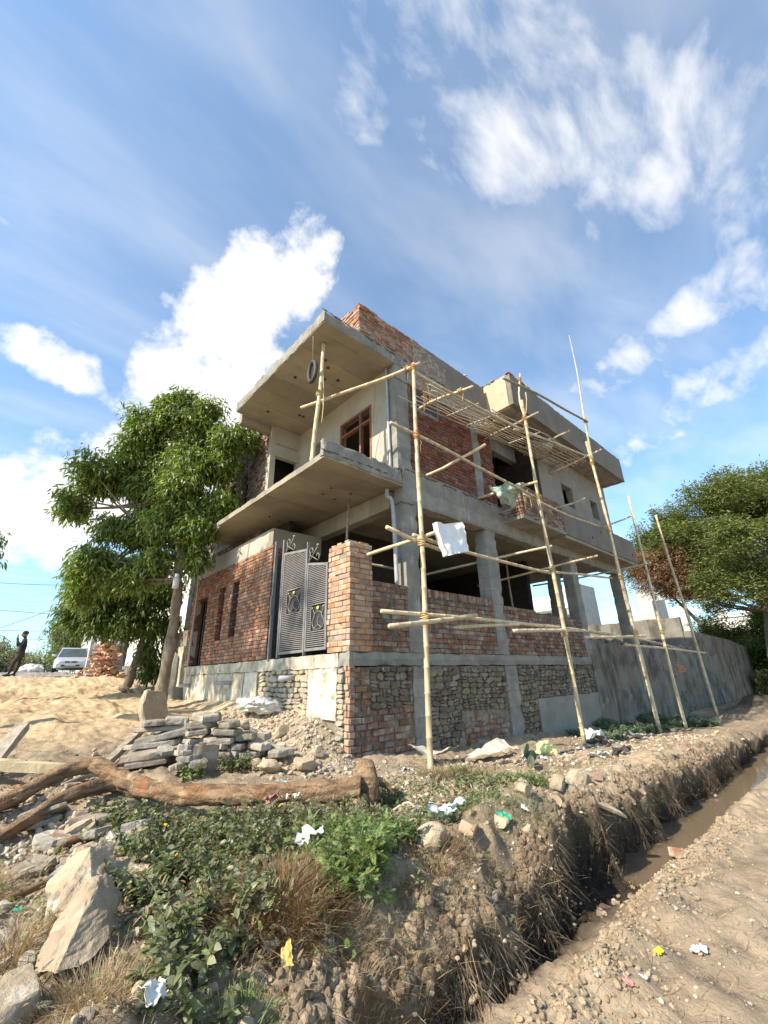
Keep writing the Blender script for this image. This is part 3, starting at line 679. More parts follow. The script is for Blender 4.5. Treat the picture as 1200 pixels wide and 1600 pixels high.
WL[fw.name] = Vector((0, 0, 0))
# the return wall with the doorway
for b0, b1 in (((.38, 4.1, 4.88), (.54, 4.26, 7.845)), ((.54, 4.1, 6.93), (1.22, 4.26, 7.26)), ((.54, 4.1, 7.34), (1.22, 4.26, 7.845)), ((1.22, 4.1, 4.88), (1.268, 4.26, 7.845)), ((.54, 4.14, 7.26), (1.22, 4.26, 7.34))):
    block(H, 'door_wall', b0, b1, plaster_wall, .25, .0)
block(H, 'lintel', (.5, 4.08, 6.92), (1.26, 4.12, 7.0), plaster_wall, .1, .003)
V = lay(4.27, 7.85, 4.40, 7.84, seed=44, H=.072, m=.0135, holes=[(5.40, 5.78, 5.2, 6.85), (6.25, 6.68, 5.2, 6.85)])
bricks(H, FaceX(.38), V, brick_old_shade, 0, seed=45, prot=.008)
wall_x(.395, 4.27, 7.84, 4.4, 7.84, [(5.40, 5.78, 5.2, 6.85), (6.25, 6.68, 5.2, 6.85)], mortar_m, .12, 71, 'mortar')
block(H, 'drop_beam', (-.50, 4.16, 7.62), (.38, 4.36, 8.0), soffit_m, .1, .004)
# ground floor front room
hl = [(5.24, 5.60, 2.05, 3.38), (4.42, 4.78, 2.08, 3.40), (6.36, 7.22, 1.5, 3.28)]
V = lay(2.80, 7.55, 1.51, 3.89, seed=46, holes=hl, H=.066, m=.012, L=.2)
bricks(H, FaceX(.0), V, brick_m, 0, seed=47, prot=.004)
wall_x(.014, 2.81, 7.54, 1.5, 3.895, hl, brick_red, .2, 72, 'wall_core')
bricks(H, FY(2.79), lay(.0, .22, 1.51, 3.89, seed=48, L=.105, H=.066, m=.012), brick_m, 0, seed=49)
block(H, 'door_jamb', (-.02, 7.22, 1.5), (.14, 7.30, 3.9), plaster_wall, .2, .003)
for y in (6.40, 6.55):
    V, F = tube([(.04, y, 1.5), (.05, y, 3.26)], .03, 8); put('door_bar', mk('door_bar', V, F, dark_m, True), H)
for z in (2.3, 2.5, 2.7, 2.9, 3.1):
    V, F = box((.03, 4.43, z), (.05, 4.77, z+.02)); put('window_bar', mk('window_bar', V, F, dark_m), H)
block(H, 'partition_wall', (.6, 3.2, 1.49), (.7, 7.5, 4.75), inner, .4, .003)
# rain pipe, hanging rope, conduits
V, F = tube(spline([(1.20, .22, 7.8), (1.20, .20, 6.4), (1.20, .17, 5.15)], 12), .032, 10); put('rain_pipe', mk('rain_pipe', V, F, pvc_m, True), H)
V, F = tube(spline([(1.15, .25, 4.72), (1.14, .24, 4.55), (1.20, .16, 4.42), (1.21, .13, 3.6), (1.22, .12, 2.55)], 16), .042, 10); put('rain_pipe', mk('rain_pipe', V, F, pvc_m, True), H)
V, F = tube(spline([(1.1, .42, 7.84), (1.05, .5, 6.7), (1.14, .72, 5.9), (1.12, .78, 5.2)], 14), .009, 5); put('cable', mk('cable', V, F, rope_m, True), H)
rr = random.Random(4)
for k in range(9):
    x, y = rr.uniform(-.3, .9), rr.uniform(.6, 3.8); V, F = tube([(x, y, 7.844), (x, y, 7.825)], .04, 8); put('soffit_hole_shade', mk('soffit_hole_shade', V, F, dark_m), H)  # dark discs under the soffits, painted shade of holes
for k in range(7):
    x, y = rr.uniform(-.3, .9), rr.uniform(.6, 4.8); V, F = tube([(x, y, 4.756), (x, y, 4.745)], .03, 8); put('soffit_hole_shade', mk('soffit_hole_shade', V, F, dark_m), H)

# ------------------------------------------------------------------ gate pillar
gp = thing('brick_gate_pillar', 'square pinkish brick gate pillar on the plinth corner beside the steel gate', 'pillar', (.25, .3, 1.5))
backing(gp, (.014, .014, 1.503), (.48, .60, 3.33), mortar_m, .004)
bricks(gp, F0, lay(.0, .50, 1.506, 3.37, seed=60, H=.079, m=.0125), brick_pink, seed=61, prot=.005, depth=.1)
bricks(gp, FaceX(.0), lay(.09, .62, 1.506, 3.37, seed=62, H=.079, m=.0125, odd=1), brick_pink, seed=63, prot=.005, depth=.1)
for k, (a, b) in enumerate(((.12, .12), (.36, .1), (.12, .35), (.36, .36), (.14, .55), (.38, .56))):
    put('brick', bmeshes(brick_pink)[k], gp, (a+.01, b+.01, 3.345), (0, 0, .04*k), (.215, .11, .06))

# ------------------------------------------------------------------ gate, two leaves and the open one
gate = thing('steel_gate', 'grey primed steel double gate leaf of close horizontal bars with flower panels and scrolls', 'gate', (0, 1.4, 1.55))
def leaf(y0, y1, zb, zt0, zt1, py0, py1, pz0, pz1):
    """y0 < y1; top runs from zt0 (at y0) to zt1 (at y1); p* is the square opening with the flower"""
    fr = [box((-.02, y0, zb), (.025, y0+.045, zt0)), box((-.02, y1-.045, zb), (.025, y1, zt1)), box((-.018, y0+.046, zb), (.023, y1-.046, zb+.05))]
    a, b = y0+.045, y1-.045
    tb = (np.array([(x, y, z) for x in (-.018, .023) for y, z in ((a, zt0-.05), (b, zt1-.05), (b, zt1), (a, zt0))]), [[0,1,2,3],[7,6,5,4],[0,4,5,1],[1,5,6,2],[2,6,7,3],[3,7,4,0]])
    put('gate_frame', mk('gate_frame', *join(fr+[tb]), steel_m), gate)
    z = zb+.08; me = {}
    while z < min(zt0, zt1)-.06 or z < max(zt0, zt1)-.06:
        lim = a; hi = b
        if zt0 != zt1:
            f = (z+.05-zt0)/(zt1-zt0) if zt1 != zt0 else 0
            if z+.05 > min(zt0, zt1): 
                cut = a+(b-a)*min(1, max(0, f)); lim, hi = (cut, b) if zt1 > zt0 else (a, cut)
        segs = [(lim, hi)]
        if pz0 < z < pz1: segs = [(lim, py0), (py1, hi)]
        for p, q in segs:
            if q-p > .02:
                key = round(q-p, 3)
                if key not in me: me[key] = mk('bar', *box((-.008, -(q-p)/2, -.008), (.008, (q-p)/2, .008)), steel_m)
                put('bar', me[key], gate, (0, (p+q)/2, z))
        z += .0345
    # flower panel: frame, curled stems, petals and the yellow centre
    fp = put('flower_panel', mk('flower_panel', *join([box((-.012, py0-.012, pz0-.012), (.012, py0, pz1+.012)), box((-.012, py1, pz0-.012), (.012, py1+.012, pz1+.012)),
         box((-.011, py0, pz0-.012), (.011, py1, pz0)), box((-.011, py0, pz1), (.011, py1, pz1+.012))]), steel_m), gate)
    put('panel_back', mk('panel_back', *box((.02, py0-.01, pz0-.01), (.026, py1+.01, pz1+.01)), dark_m), gate)
    cy, w = (py0+py1)/2, (py1-py0)/2; h = pz1-pz0
    sc_ = [tube(spline([(-.0, cy+s*w*.05, pz0+.02), (0, cy+s*w*.6, pz0+.12*h), (0, cy+s*w*.85, pz0+.35*h), (0, cy+s*w*.5, pz0+.62*h), (0, cy+s*w*.85, pz0+.85*h)], 12), .008, 5) for s in (-1, 1)]
    sc_ += [tube(spline([(0, cy-w*.5, pz0+.1*h), (0, cy, pz0+.22*h), (0, cy+w*.5, pz0+.1*h)], 8), .008, 5), tube(spline([(0, cy-w*.6, pz0+.62*h), (0, cy, pz0+.74*h), (0, cy+w*.6, pz0+.62*h)], 8), .008, 5),
            tube(spline([(0, cy, pz0+.22*h), (0, cy+.02, pz0+.4*h), (0, cy-.02, pz0+.52*h)], 8), .007, 5)]
    for s in (-1, 1): sc_.append((ICO[1][0]*.028+np.array([0, cy+s*w*.82, pz0+.88*h]), ICO[1][1].tolist()))
    put('scroll', mk('scroll', *join(sc_), steel_m, True), gate)
    put('flower_centre', mk('flower_centre', ICO[2][0]*np.array([.02, .034, .034])+np.array([-.01, cy, pz0+.86*h]), ICO[2][1], yellow_m, True), gate)
def crest(y, z, s):
    P = [tube(spline([(0, y, z), (0, y-s*.06, z+.13), (0, y-s*.02, z+.22), (0, y-s*.10, z+.26), (0, y-s*.15, z+.20), (0, y-s*.11, z+.16)], 16), .011, 6),
         tube([(0, y-s*.02, z), (0, y-s*.30, z+.25)], .010, 6), tube(spline([(0, y-s*.35, z-.02), (0, y-s*.36, z+.07), (0, y-s*.30, z+.11), (0, y-s*.27, z+.05)], 10), .010, 6),
         tube([(0, y-s*.32, z-.03), (0, y-s*.02, z+.14)], .009, 6), (ICO[1][0]*.032+np.array([0, y-s*.31, z+.27]), ICO[1][1].tolist())]
    put('crest_scroll', mk('crest_scroll', *join(P), steel_m, True), gate)
leaf(1.335, 2.245, 1.56, 3.50, 3.60, 1.52, 2.03, 2.30, 2.76)
leaf(.63, 1.31, 1.57, 3.08, 3.19, .70, 1.13, 1.90, 2.36)
put('gate_post', mk('gate_post', *box((-.03, 2.247, 1.50), (.03, 2.30, 3.90)), steel_m), gate)
put('gate_post', mk('gate_post', *box((-.03, 1.312, 1.50), (.03, 1.334, 3.62)), steel_m), gate)
crest(2.20, 3.62, 1); crest(1.30, 3.22, 1)
og = thing('open_gate_leaf', 'dark steel gate leaf standing open edge on beside the brick room', 'gate leaf', (0, 2.7, 1.5))
put('leaf_frame', mk('leaf_frame', *join([box((-.03, 2.60, 1.46), (.03, 2.66, 3.95)), box((-.6, 2.605, 1.50), (-.032, 2.655, 1.55))][:1]), steel_m), og)
put('leaf_panel', mk('leaf_panel', *box((.032, 2.61, 1.52), (1.0, 2.65, 3.6)), dark_m), og)
put('latch', mk('latch', *box((-.05, 2.6, 2.35), (-.031, 2.66, 2.75)), steel_m), og)

# ------------------------------------------------------------------ walls that go on from the plinth
bw = thing('rendered_boundary_wall', 'stained grey rendered boundary wall running on from the stone plinth with a patch of bare orange brick', 'wall', (14, .1, -.5))
V, F = gridbox((8.84, 0, -.9), (20.0, .25, 1.95), .08, .012, 3, 80)
V[:, 2] += np.where(V[:, 2] > 1.5, .08*n2(V[:, 0], V[:, 1]*0, 3, 3, 81)+.10*np.exp(-((V[:, 0]-9.3)/.5)**2), 0)
put('wall_body', mk('wall_body', V, F, old_pl), bw)
L = [b for b in lay(14.6, 18.0, .88, 1.36, seed=82, H=.075) if ((b[0]-16.3)/1.7)**2+((b[1]-1.12)/.26)**2 < random.uniform(.6, 1.1)]
bricks(bw, FY(.0), L, mat('orange_brick', (.42, .17, .08), (.50, .25, .13), 8, .95, .5, 60, .01, island=.3), 80, seed=83, prot=.004)
L = [b for b in lay(15.5, 19.6, -.6, .3, seed=84, H=.075) if random.random() < .6]
bricks(bw, FY(.004), L, brick_old_shade, 0, seed=85)
rub = []
for i in range(170):
    s = random.uniform(.03, .09); x = random.uniform(8.9, 19.9); v, f = rock(900+i % 9, (s*1.6, s, s*.8), 1); rub.append((v+np.array([x, random.uniform(.02, .22), 1.98+random.uniform(-.02, .05)]), f))
V, F = jn(rub); stuff(put('capping_rubble', mk('capping_rubble', V, F, stone_m), bw))
cw = thing('rendered_cross_wall', 'taller grey wall with a dark stained top running back from the boundary wall', 'wall', (20.2, 3, -.5))
V, F = gridbox((20.02, .26, -.9), (20.3, 9.5, 3.42), .15, .02, 2, 86); put('wall_body', mk('wall_body', V, F, old_pl), cw)
fw2 = thing('far_boundary_wall', 'weathered grey wall with brown top leading away to the thorn bush', 'wall', (26, 0, -.5))
V, F = gridbox((20.02, -.05, -.9), (33, .25, 2.75), .15, .012, 2, 87); V[:, 2] -= np.where(V[:, 2] > 1.5, np.interp(V[:, 0], [20, 28, 33], [0, .15, .5]), 0)
put('wall_body', mk('wall_body', V, F, old_pl), fw2)
# ------------------------------------------------------------------ bamboo scaffold
def bamboo(name, label, cat, A, B, r0=.038, r1=None, m=None, bend=.03, seed=0, group='bamboo scaffold poles', ropes=(), node=.30):
    A, B = np.array(A, float), np.array(B, float); L = np.linalg.norm(B-A); r1 = (r1 or r0*.85)*.86; r0 = r0*.86; r = np.random.default_rng(seed)
    D = (B-A)/L; up = np.array([0, 0, 1.]) if abs(D[2]) < .8 else np.array([1., 0, 0]); S = np.cross(D, up); S /= np.linalg.norm(S); U = np.cross(S, D)
    b1, b2 = r.normal(0, bend, 2); ts, rs = [0.], [r0]; s = r.uniform(.1, node)
    while s < L-.02:
        for d, k in ((-.016, 1.), (-.006, 1.13), (.006, 1.13), (.016, 1.)): ts.append((s+d)/L); rs.append((r0+(r1-r0)*s/L)*k)
        s += node*r.uniform(.75, 1.25)
    ts.append(1.); rs.append(r1); ts = np.array(ts); o = np.argsort(ts); ts, rs = ts[o], np.array(rs)[o]
    P = A+ts[:, None]*(B-A)+np.sin(ts*np.pi)[:, None]*(b1*S+b2*U)+ (np.sin(ts*9+seed)*.014)[:, None]*S
    t = thing(name, label, cat, tuple(P[0]), group)
    V, F = tube(P, rs, 9); put('cane', mk('cane', V, F, m or bamboo_m, True), t)
    for q, mr in ropes:
        c = A+(B-A)*q+np.sin(q*np.pi)*(b1*S+b2*U); rad = r0+(r1-r0)*q; parts = []
        for k in range(5):
            a = np.linspace(0, 2*np.pi, 14); tw = r.uniform(-.5, .5); R = rad+.014+.012*r.random()
            ring = c+D*((k-2)*.017)+np.outer(np.cos(a), S)*R+np.outer(np.sin(a), U)*R+np.outer(np.sin(a+tw), D)*.03*(1 if k % 2 else -1)
            parts.append(tube(ring, .009, 5, False))
        e = c+r.normal(0, .03, 3)
        parts.append(tube(spline([c+S*rad, e+np.array([.04, -.03, -.08]), e+np.array([.02, -.02, -.2]), e+np.array([.05, .0, -.30])], 8), .006, 5))
        put('rope_lashing', mk('rope_lashing', *join(parts), mr, True), t)
    return t
g0 = lambda x, y: Tz(x, y)-.06
YP = -1.12
B_ = bamboo
B_('bamboo_pole', 'pale upright bamboo pole nearest the camera, rising past the concrete corner column', 'pole', (.53, YP, g0(.53, YP)), (.66, YP, 6.78), .050, .040, seed=1, bend=.02,
   ropes=((.305, rope_y), (.475, rope_y), (.765, rope_m), (.985, rope_m)), group='upright scaffold poles')
B_('bamboo_pole', 'upright bamboo pole in front of the brick balcony, second from the near corner', 'pole', (4.93, YP-.1, g0(4.93, YP-.1)), (4.88, YP, 7.9), .052, .042, seed=2, bend=.03,
   ropes=((.27, rope_y), (.44, rope_y), (.66, rope_y), (.93, rope_m)), group='upright scaffold poles')
B_('bamboo_pole', 'short thinner bamboo lashed on top of the second upright pole beside the roof overhang', 'pole', (4.98, YP, 7.1), (5.02, YP-.02, 8.85), .036, .022, seed=3, ropes=((.88, rope_m),), group='upright scaffold poles')
B_('bamboo_pole', 'upright bamboo pole in front of the two small first floor windows, third from the corner', 'pole', (8.42, YP-.35, g0(8.4, YP-.3)), (8.98, YP, 8.2), .058, .045, seed=4, bend=.03,
   ropes=((.285, rope_y), (.46, rope_y), (.63, rope_y), (.90, rope_m)), group='upright scaffold poles')
B_('bamboo_pole', 'very long thin bamboo spliced to the third upright pole, its tip high against the clouds', 'pole', (8.93, YP-.05, 7.4), (9.45, YP-.1, 12.95), .040, .014, seed=5, bend=.05, ropes=((.03, rope_y), (.28, rope_m)), group='upright scaffold poles')
B_('bamboo_pole', 'upright bamboo pole ending just above the rendered balcony, fourth from the corner', 'pole', (10.95, YP-.25, g0(10.9, YP-.3)), (12.0, YP, 7.05), .052, .042, seed=6, bend=.04, ropes=((.36, rope_y), (.62, rope_y)), group='upright scaffold poles')
B_('bamboo_pole', 'last leaning bamboo pole standing clear of the house in front of the thorn tree', 'pole', (15.4, YP-.1, g0(15.4, -1.2)), (14.9, YP, 7.0), .058, .044, seed=7, bend=.08, ropes=((.33, rope_y),), group='upright scaffold poles')
lg = 'level scaffold ledgers along the wall'
yl_ = YP+.085
B_('bamboo_ledger', 'long bamboo ledger at roof level from the corner pole to the third pole', 'pole', (.60, yl_, 6.70), (4.95, yl_, 7.04), .036, .034, bamboo_gr, seed=10, group=lg)
B_('bamboo_ledger', 'grey bamboo ledger at roof level continuing beyond the stick platform', 'pole', (4.6, yl_+.07, 6.98), (9.25, yl_, 7.72), .040, .034, bamboo_gr, seed=11, group=lg)
B_('bamboo_ledger', 'bamboo ledger across the red brick panel with a yellow rag end left of the column', 'pole', (.08, yl_, 5.24), (4.97, yl_, 5.12), .038, .034, bamboo_gr, seed=12, group=lg)
B_('bamboo_ledger', 'bamboo ledger across the rendered balcony front', 'pole', (4.5, yl_+.08, 5.11), (8.7, yl_, 5.18), .038, .034, bamboo_gr, seed=13, group=lg)
B_('bamboo_ledger', 'short bamboo ledger stub beside the grey rain pipe, ending at the corner pole', 'pole', (-.10, yl_, 3.27), (1.45, yl_, 3.10), .040, .034, seed=14, group=lg)
B_('bamboo_ledger', 'bamboo ledger over the dark ground floor opening behind the white bag', 'pole', (.58, yl_+.08, 3.30), (5.1, yl_, 3.26), .040, .036, seed=15, group=lg)
B_('bamboo_ledger', 'bamboo ledger under the rendered balcony running to the third pole', 'pole', (4.7, yl_+.08, 3.27), (8.8, yl_, 3.62), .038, .034, seed=16, group=lg)
B_('bamboo_ledger', 'long pale bamboo ledger at plinth level from the corner pole, uppermost of its bundle', 'pole', (-.22, yl_, 1.985), (4.9, yl_, 2.03), .036, .034, seed=17, group=lg)
B_('bamboo_ledger', 'thick cut bamboo end in front of the nearest concrete column at plinth level', 'pole', (-.24, yl_-.17, 1.76), (1.75, yl_-.17, 2.05), .040, .046, seed=18, bend=.01, group=lg)
B_('bamboo_ledger', 'short pale bamboo below the long ledger at the second column', 'pole', (1.36, yl_-.04, 1.84), (3.30, yl_-.04, 1.99), .036, .034, seed=19, bend=.01, group=lg)
B_('bamboo_ledger', 'pale split bamboo at plinth level before the third brick infill', 'pole', (2.85, yl_-.17, 1.84), (5.95, yl_-.17, 1.99), .040, .040, seed=20, bend=.01, group=lg)
B_('bamboo_ledger', 'bamboo ledger at plinth level running from the second to the last pole', 'pole', (4.5, yl_+.01, 2.03), (14.9, yl_, 1.68), .042, .038, bamboo_gr, seed=21, bend=.06, group=lg)
B_('bamboo_ledger', 'short bamboo crossing the third pole at plinth level', 'pole', (5.8, yl_-.18, 1.84), (9.9, yl_-.18, 2.03), .038, .040, seed=22, bend=.01, group=lg)
B_('bamboo_ledger', 'lowest bamboo ledger reaching just past the last leaning pole', 'pole', (8.2, yl_-.19, 1.74), (16.5, yl_-.10, 1.66), .042, .040, seed=23, bend=.04, group=lg)
B_('bamboo_ledger', 'dark bamboo rail in the sun against the roof overhang', 'pole', (3.95, YP-.09, 8.1), (9.2, YP-.09, 9.0), .040, .036, dark_m if False else wood_gr, seed=24, group=lg)
pg = 'scaffold putlogs that stick out from the wall'
B_('bamboo_putlog', 'putlog carrying the near end of the stick platform under the spattered parapet', 'pole', (1.84, -.02, 6.80), (2.20, -1.42, 6.83), .036, .034, bamboo_gr, seed=30, ropes=((.8, rope_y),), group=pg)
B_('bamboo_putlog', 'putlog under the middle of the stick platform beside the second pole', 'pole', (4.62, -.03, 7.13), (4.95, -1.50, 7.36), .038, .036, bamboo_gr, seed=31, group=pg)
B_('bamboo_putlog', 'putlog jutting out above the far end of the stick platform', 'pole', (6.7, -.02, 7.35), (7.0, -1.40, 7.68), .036, .034, bamboo_gr, seed=32, group=pg)
B_('bamboo_putlog', 'dark putlog tied to the third pole under the roof overhang', 'pole', (8.3, .0, 7.25), (9.35, -1.40, 7.92), .040, .038, bamboo_gr, seed=33, group=pg)
B_('bamboo_putlog', 'putlog in front of the red brick panel', 'pole', (2.05, -.02, 5.20), (2.38, -1.42, 5.50), .036, .034, seed=34, group=pg)
B_('bamboo_putlog', 'putlog resting over the green net beside the brick balcony', 'pole', (3.95, -.02, 5.18), (4.38, -1.42, 5.25), .038, .036, seed=35, group=pg)
B_('bamboo_putlog', 'putlog standing out from the rendered balcony below the first small window', 'pole', (6.9, -.62, 5.45), (7.05, -1.42, 5.55), .036, .034, bamboo_gr, seed=36, group=pg)
B_('bamboo_putlog', 'putlog standing out from the far rendered balcony to the fourth pole', 'pole', (10.2, -.60, 5.60), (10.8, -1.42, 5.92), .034, .032, seed=37, group=pg)
B_('bamboo_putlog', 'long slanting bamboo from inside the dark opening up to the second pole', 'pole', (3.8, 1.9, 3.55), (4.95, -1.24, 3.84), .036, .034, bamboo_gr, seed=38, group=pg)
B_('bamboo_putlog', 'slanting bamboo from the dark hall ending under the rendered balcony', 'pole', (6.2, 1.8, 3.55), (7.05, -1.42, 3.92), .036, .034, seed=39, group=pg)
B_('bamboo_putlog', 'slanting bamboo leaving the hall beside the third pole below the balcony soffit', 'pole', (9.8, 2.0, 4.0), (11.2, -1.5, 4.36), .034, .034, bamboo_gr, seed=40, group=pg)
B_('bamboo_putlog', 'bamboo between the gate pillar top and the corner pole', 'pole', (.18, .62, 3.06), (.72, -1.30, 3.28), .038, .036, seed=41, group=pg)
B_('bamboo_putlog', 'crooked bamboo from the standing prop on the balcony to the corner pole top', 'pole', (-.45, 1.15, 6.49), (.78, YP-.08, 6.80), .036, .040, seed=42, bend=.05, ropes=((.90, rope_m),), group=pg)
B_('bamboo_prop', 'bare wooden prop standing on the balcony edge up to the roof soffit', 'prop', (-.50, .56, 4.875), (-.33, .52, 7.845), .050, .042, wood_gr if False else bamboo_m, seed=43, ropes=((.55, rope_y),), group='props under the slabs')
B_('wooden_prop', 'dark stick prop behind the gate pillar up to the balcony soffit', 'prop', (.95, 1.35, 1.49), (.92, 1.22, 4.752), .034, .03, wood_gr, seed=44, bend=.05, group='props under the slabs')
B_('wooden_prop', 'thin prop inside the dark hall near the second pole', 'prop', (7.6, 1.6, 1.49), (7.6, 1.6, 4.74), .04, .04, wood_gr, seed=45, group='props under the slabs')
B_('wooden_prop', 'black iron rod standing between the last two columns', 'prop', (11.3, 1.2, 1.49), (10.9, 1.0, 4.74), .035, .035, dark_m, seed=46, group='props under the slabs', node=9)
B_('bamboo_rail', 'bamboo rail lying behind the top of the near brick infill', 'pole', (1.7, .35, 2.78), (4.6, .45, 2.74), .036, .034, bamboo_gr, seed=47, group=pg)
B_('bamboo_rail', 'short inner bamboo seen between gate pillar and rain pipe', 'pole', (.5, .9, 3.22), (1.9, .4, 3.10), .03, .03, bamboo_gr, seed=48, group=pg)
B_('thin_stick', 'thin crooked stick hanging from the rail before the roof overhang', 'stick', (5.25, YP, 8.35), (5.35, YP+.3, 7.35), .016, .012, seed=49, group='loose sticks')

# the platform of sticks lying on the putlogs
sp = thing('stick_platform', 'working platform of thin parallel sticks lying on putlogs under the roof overhang', 'platform', (4, -.5, 7.0))
rr = np.random.default_rng(3)
def zs(x): return np.interp(x, [1.5, 2, 4.8, 6.9, 8.8, 10], [6.83, 6.87, 7.20, 7.45, 7.60, 7.7])
for xa, xb, ya, yb, n in ((1.55, 4.5, -.16, -.92, 9), (3.95, 7.6, -.05, -.98, 13), (6.3, 9.2, .0, -.88, 9)):
    for i in range(n):
        y = ya+(yb-ya)*i/(n-1)+rr.normal(0, .012); a, b = xa+rr.normal(0, .13), xb+rr.normal(0, .15)
        px = np.linspace(a, b, 8); P = np.stack([px, y+.02*np.sin(px*2+i)+rr.normal(0, .004, 8), zs(px)+.03+.012*rr.normal(size=8)], -1)
        put('stick', mk('stick', *tube(P, rr.uniform(.011, .017, 8), 6), bamboo_m if i % 3 else bamboo_gr, True), sp)
for x, (y0, y1) in ((2.75, (-.1, -1.0)), (3.6, (-.1, -1.0)), (5.6, (0, -1.05)), (6.3, (0, -1.0)), (7.6, (.0, -.95)), (8.5, (.0, -.9))):
    put('cross_stick', mk('cross_stick', *tube([(x, y0, zs(x)+.004), (x+.25, y1, zs(x)+.055)], .017, 6), bamboo_gr, True), sp)
basin = thing('white_basin', 'round white plastic basin lying on the stick platform under the overhang', 'basin', (7.3, -.45, 7.58))
a = np.linspace(0, 2*np.pi, 24, endpoint=False)
prof = [(.0, .0), (.18, .0), (.25, .14), (.27, .15), (.255, .13), (.17, .02), (0, .02)]
V = np.array([(7.3+r*math.cos(q), -.45+r*math.sin(q), 7.55+z) for r, z in prof for q in a]); F = [[i*24+j, i*24+(j+1) % 24, (i+1)*24+(j+1) % 24, (i+1)*24+j] for i in range(6) for j in range(24)]
put('bowl', mk('bowl', V, F, white_m, True), basin)

# hung things
def cloth(name, label, cat, pts, m, nu=16, nv=14, amp=.03, seed=0, th=.004, ns=7., group=None):
    """a crumpled sheet over four corner points a, b, c, d (a-b top edge, d-c bottom edge)"""
    a, b, c, d = [np.array(p, float) for p in pts]; U, Vv = np.meshgrid(np.linspace(0, 1, nu), np.linspace(0, 1, nv), indexing='ij')
    P = (1-U)[..., None]*(1-Vv)[..., None]*a+U[..., None]*(1-Vv)[..., None]*b+U[..., None]*Vv[..., None]*c+(1-U)[..., None]*Vv[..., None]*d
    n = np.cross(b-a, d-a); n /= np.linalg.norm(n)+1e-9
    w = fbm3(P*ns, 4, seed)[..., None]; P = P+n*w*amp+np.stack([vnoise(P*ns+5, seed+1), vnoise(P*ns+9, seed+2), vnoise(P*ns+13, seed+3)], -1)*amp*.6
    A = P.reshape(-1, 3); Bk = A-n*th; N_ = len(A)
    i = (np.arange(nu-1)[:, None]*nv+np.arange(nv-1)[None]).reshape(-1); q = np.stack([i, i+nv, i+nv+1, i+1], -1)
    per = [k*nv for k in range(nu)]+[(nu-1)*nv+k for k in range(1, nv)]+[k*nv+nv-1 for k in range(nu-2, -1, -1)]+[k for k in range(nv-2, 0, -1)]
    side = np.array([[per[k], per[(k+1) % len(per)], per[(k+1) % len(per)]+N_, per[k]+N_] for k in range(len(per))])
    me = mk(name, np.concatenate([A, Bk]), np.concatenate([q, q[:, ::-1]+N_, side]), m, True)
    return tag(put(name, me), label, cat, group)
def sack(name, label, cat, loc, size, m, seed=0, rz=0., ry=0., amp=.16, group=None, sub=4):
    V, F = ICO[sub]; V = V.copy(); V = np.sign(V)*np.abs(V)**.72
    V = V*(1+amp*fbm3(V*1.5+seed*3, 4, seed))[:, None]; V = V+np.stack([fbm3(V*3+k*5, 3, seed+k) for k in range(3)], -1)*amp*.35
    V, _ = xform((V*np.array(size), None), (0, 0, 0), rz, 0, ry)
    o = put(name, mk(name, V, F, m, True), None, loc); return tag(o, label, cat, group)
cloth('white_bag', 'crumpled white plastic sack hanging from the scaffold at the corner pole', 'bag', [(.74, -1.26, 3.44), (1.42, -1.24, 3.60), (1.56, -1.22, 3.12), (.90, -1.28, 2.90)], mat('clean_sack', (.74,.73,.71), (.82,.81,.79), 6, .6, .5, 18, .02), 26, 24, .04, 3, .10, 4.)
net_m = mat('green_net', (.30, .33, .27), (.42, .46, .38), 20, .8, .6, 60, .01, stains=[((.10, .30, .20), 9, .52, .62, .8)])
cloth('net_rag', 'torn grey and green net rag hanging on the putlog at the second column', 'rag', [(3.55, -.62, 5.20), (4.35, -1.05, 5.32), (4.38, -.75, 4.82), (3.95, -.7, 4.80)], net_m, amp=.14, seed=5)
ty = thing('tyre_ring', 'small worn tyre ring hanging on a cord beside the balcony prop', 'tyre', (-.55, .50, 6.95))
a1 = np.linspace(0, 2*np.pi, 25)
ring = np.stack([-.60+.0*a1, .50+.13*np.cos(a1), 6.93+.24*np.sin(a1)], -1); V, F = tube(ring, .045, 8, False)
put('rubber', mk('rubber', V, F, dark_m, True), ty)
V, F = tube([(-.60, .50, 7.16), (-.655, .46, 8.14)], .006, 5); put('cord', mk('cord', V, F, wood_gr, True), ty)
V, F = tube(spline([(-.38, .44, 7.0), (-.36, .42, 6.3), (-.40, .40, 5.75)], 10), .010, 5); tag(put('hanging_rope', mk('hanging_rope', V, F, rope_y, True)), 'loose rope end hanging beside the balcony prop', 'rope')
for k, (p, q) in enumerate((((1.0, -1.02, 6.72), (1.05, -.98, 5.9)), ((1.22, -.96, 6.7), (1.30, -.95, 6.15)), ((5.02, -.66, 5.68), (5.12, -.64, 4.95)), ((5.35, -.64, 5.6), (5.42, -.66, 5.1)))):
    lab = ['orange rope hanging from the roof level lashing at the corner pole', 'second thinner rope hanging from the corner lashing', 'frayed rope bundle hanging down the corner of the brick balcony', 'thin rope hanging before the brick balcony face'][k]
    p, q = np.array(p), np.array(q)
    V, F = join([tube(spline([p+np.array([j*.015, 0, 0]), (p+q)/2+np.array([j*.03+.03, -.01*j, 0]), q+np.array([j*.02, 0, j*.06])], 9), .006, 5) for j in range(3 if k in (0, 2) else 1)])
    tag(put('hanging_rope', mk('hanging_rope', V, F, rope_m if k < 2 else rope_y, True)), lab, 'rope')
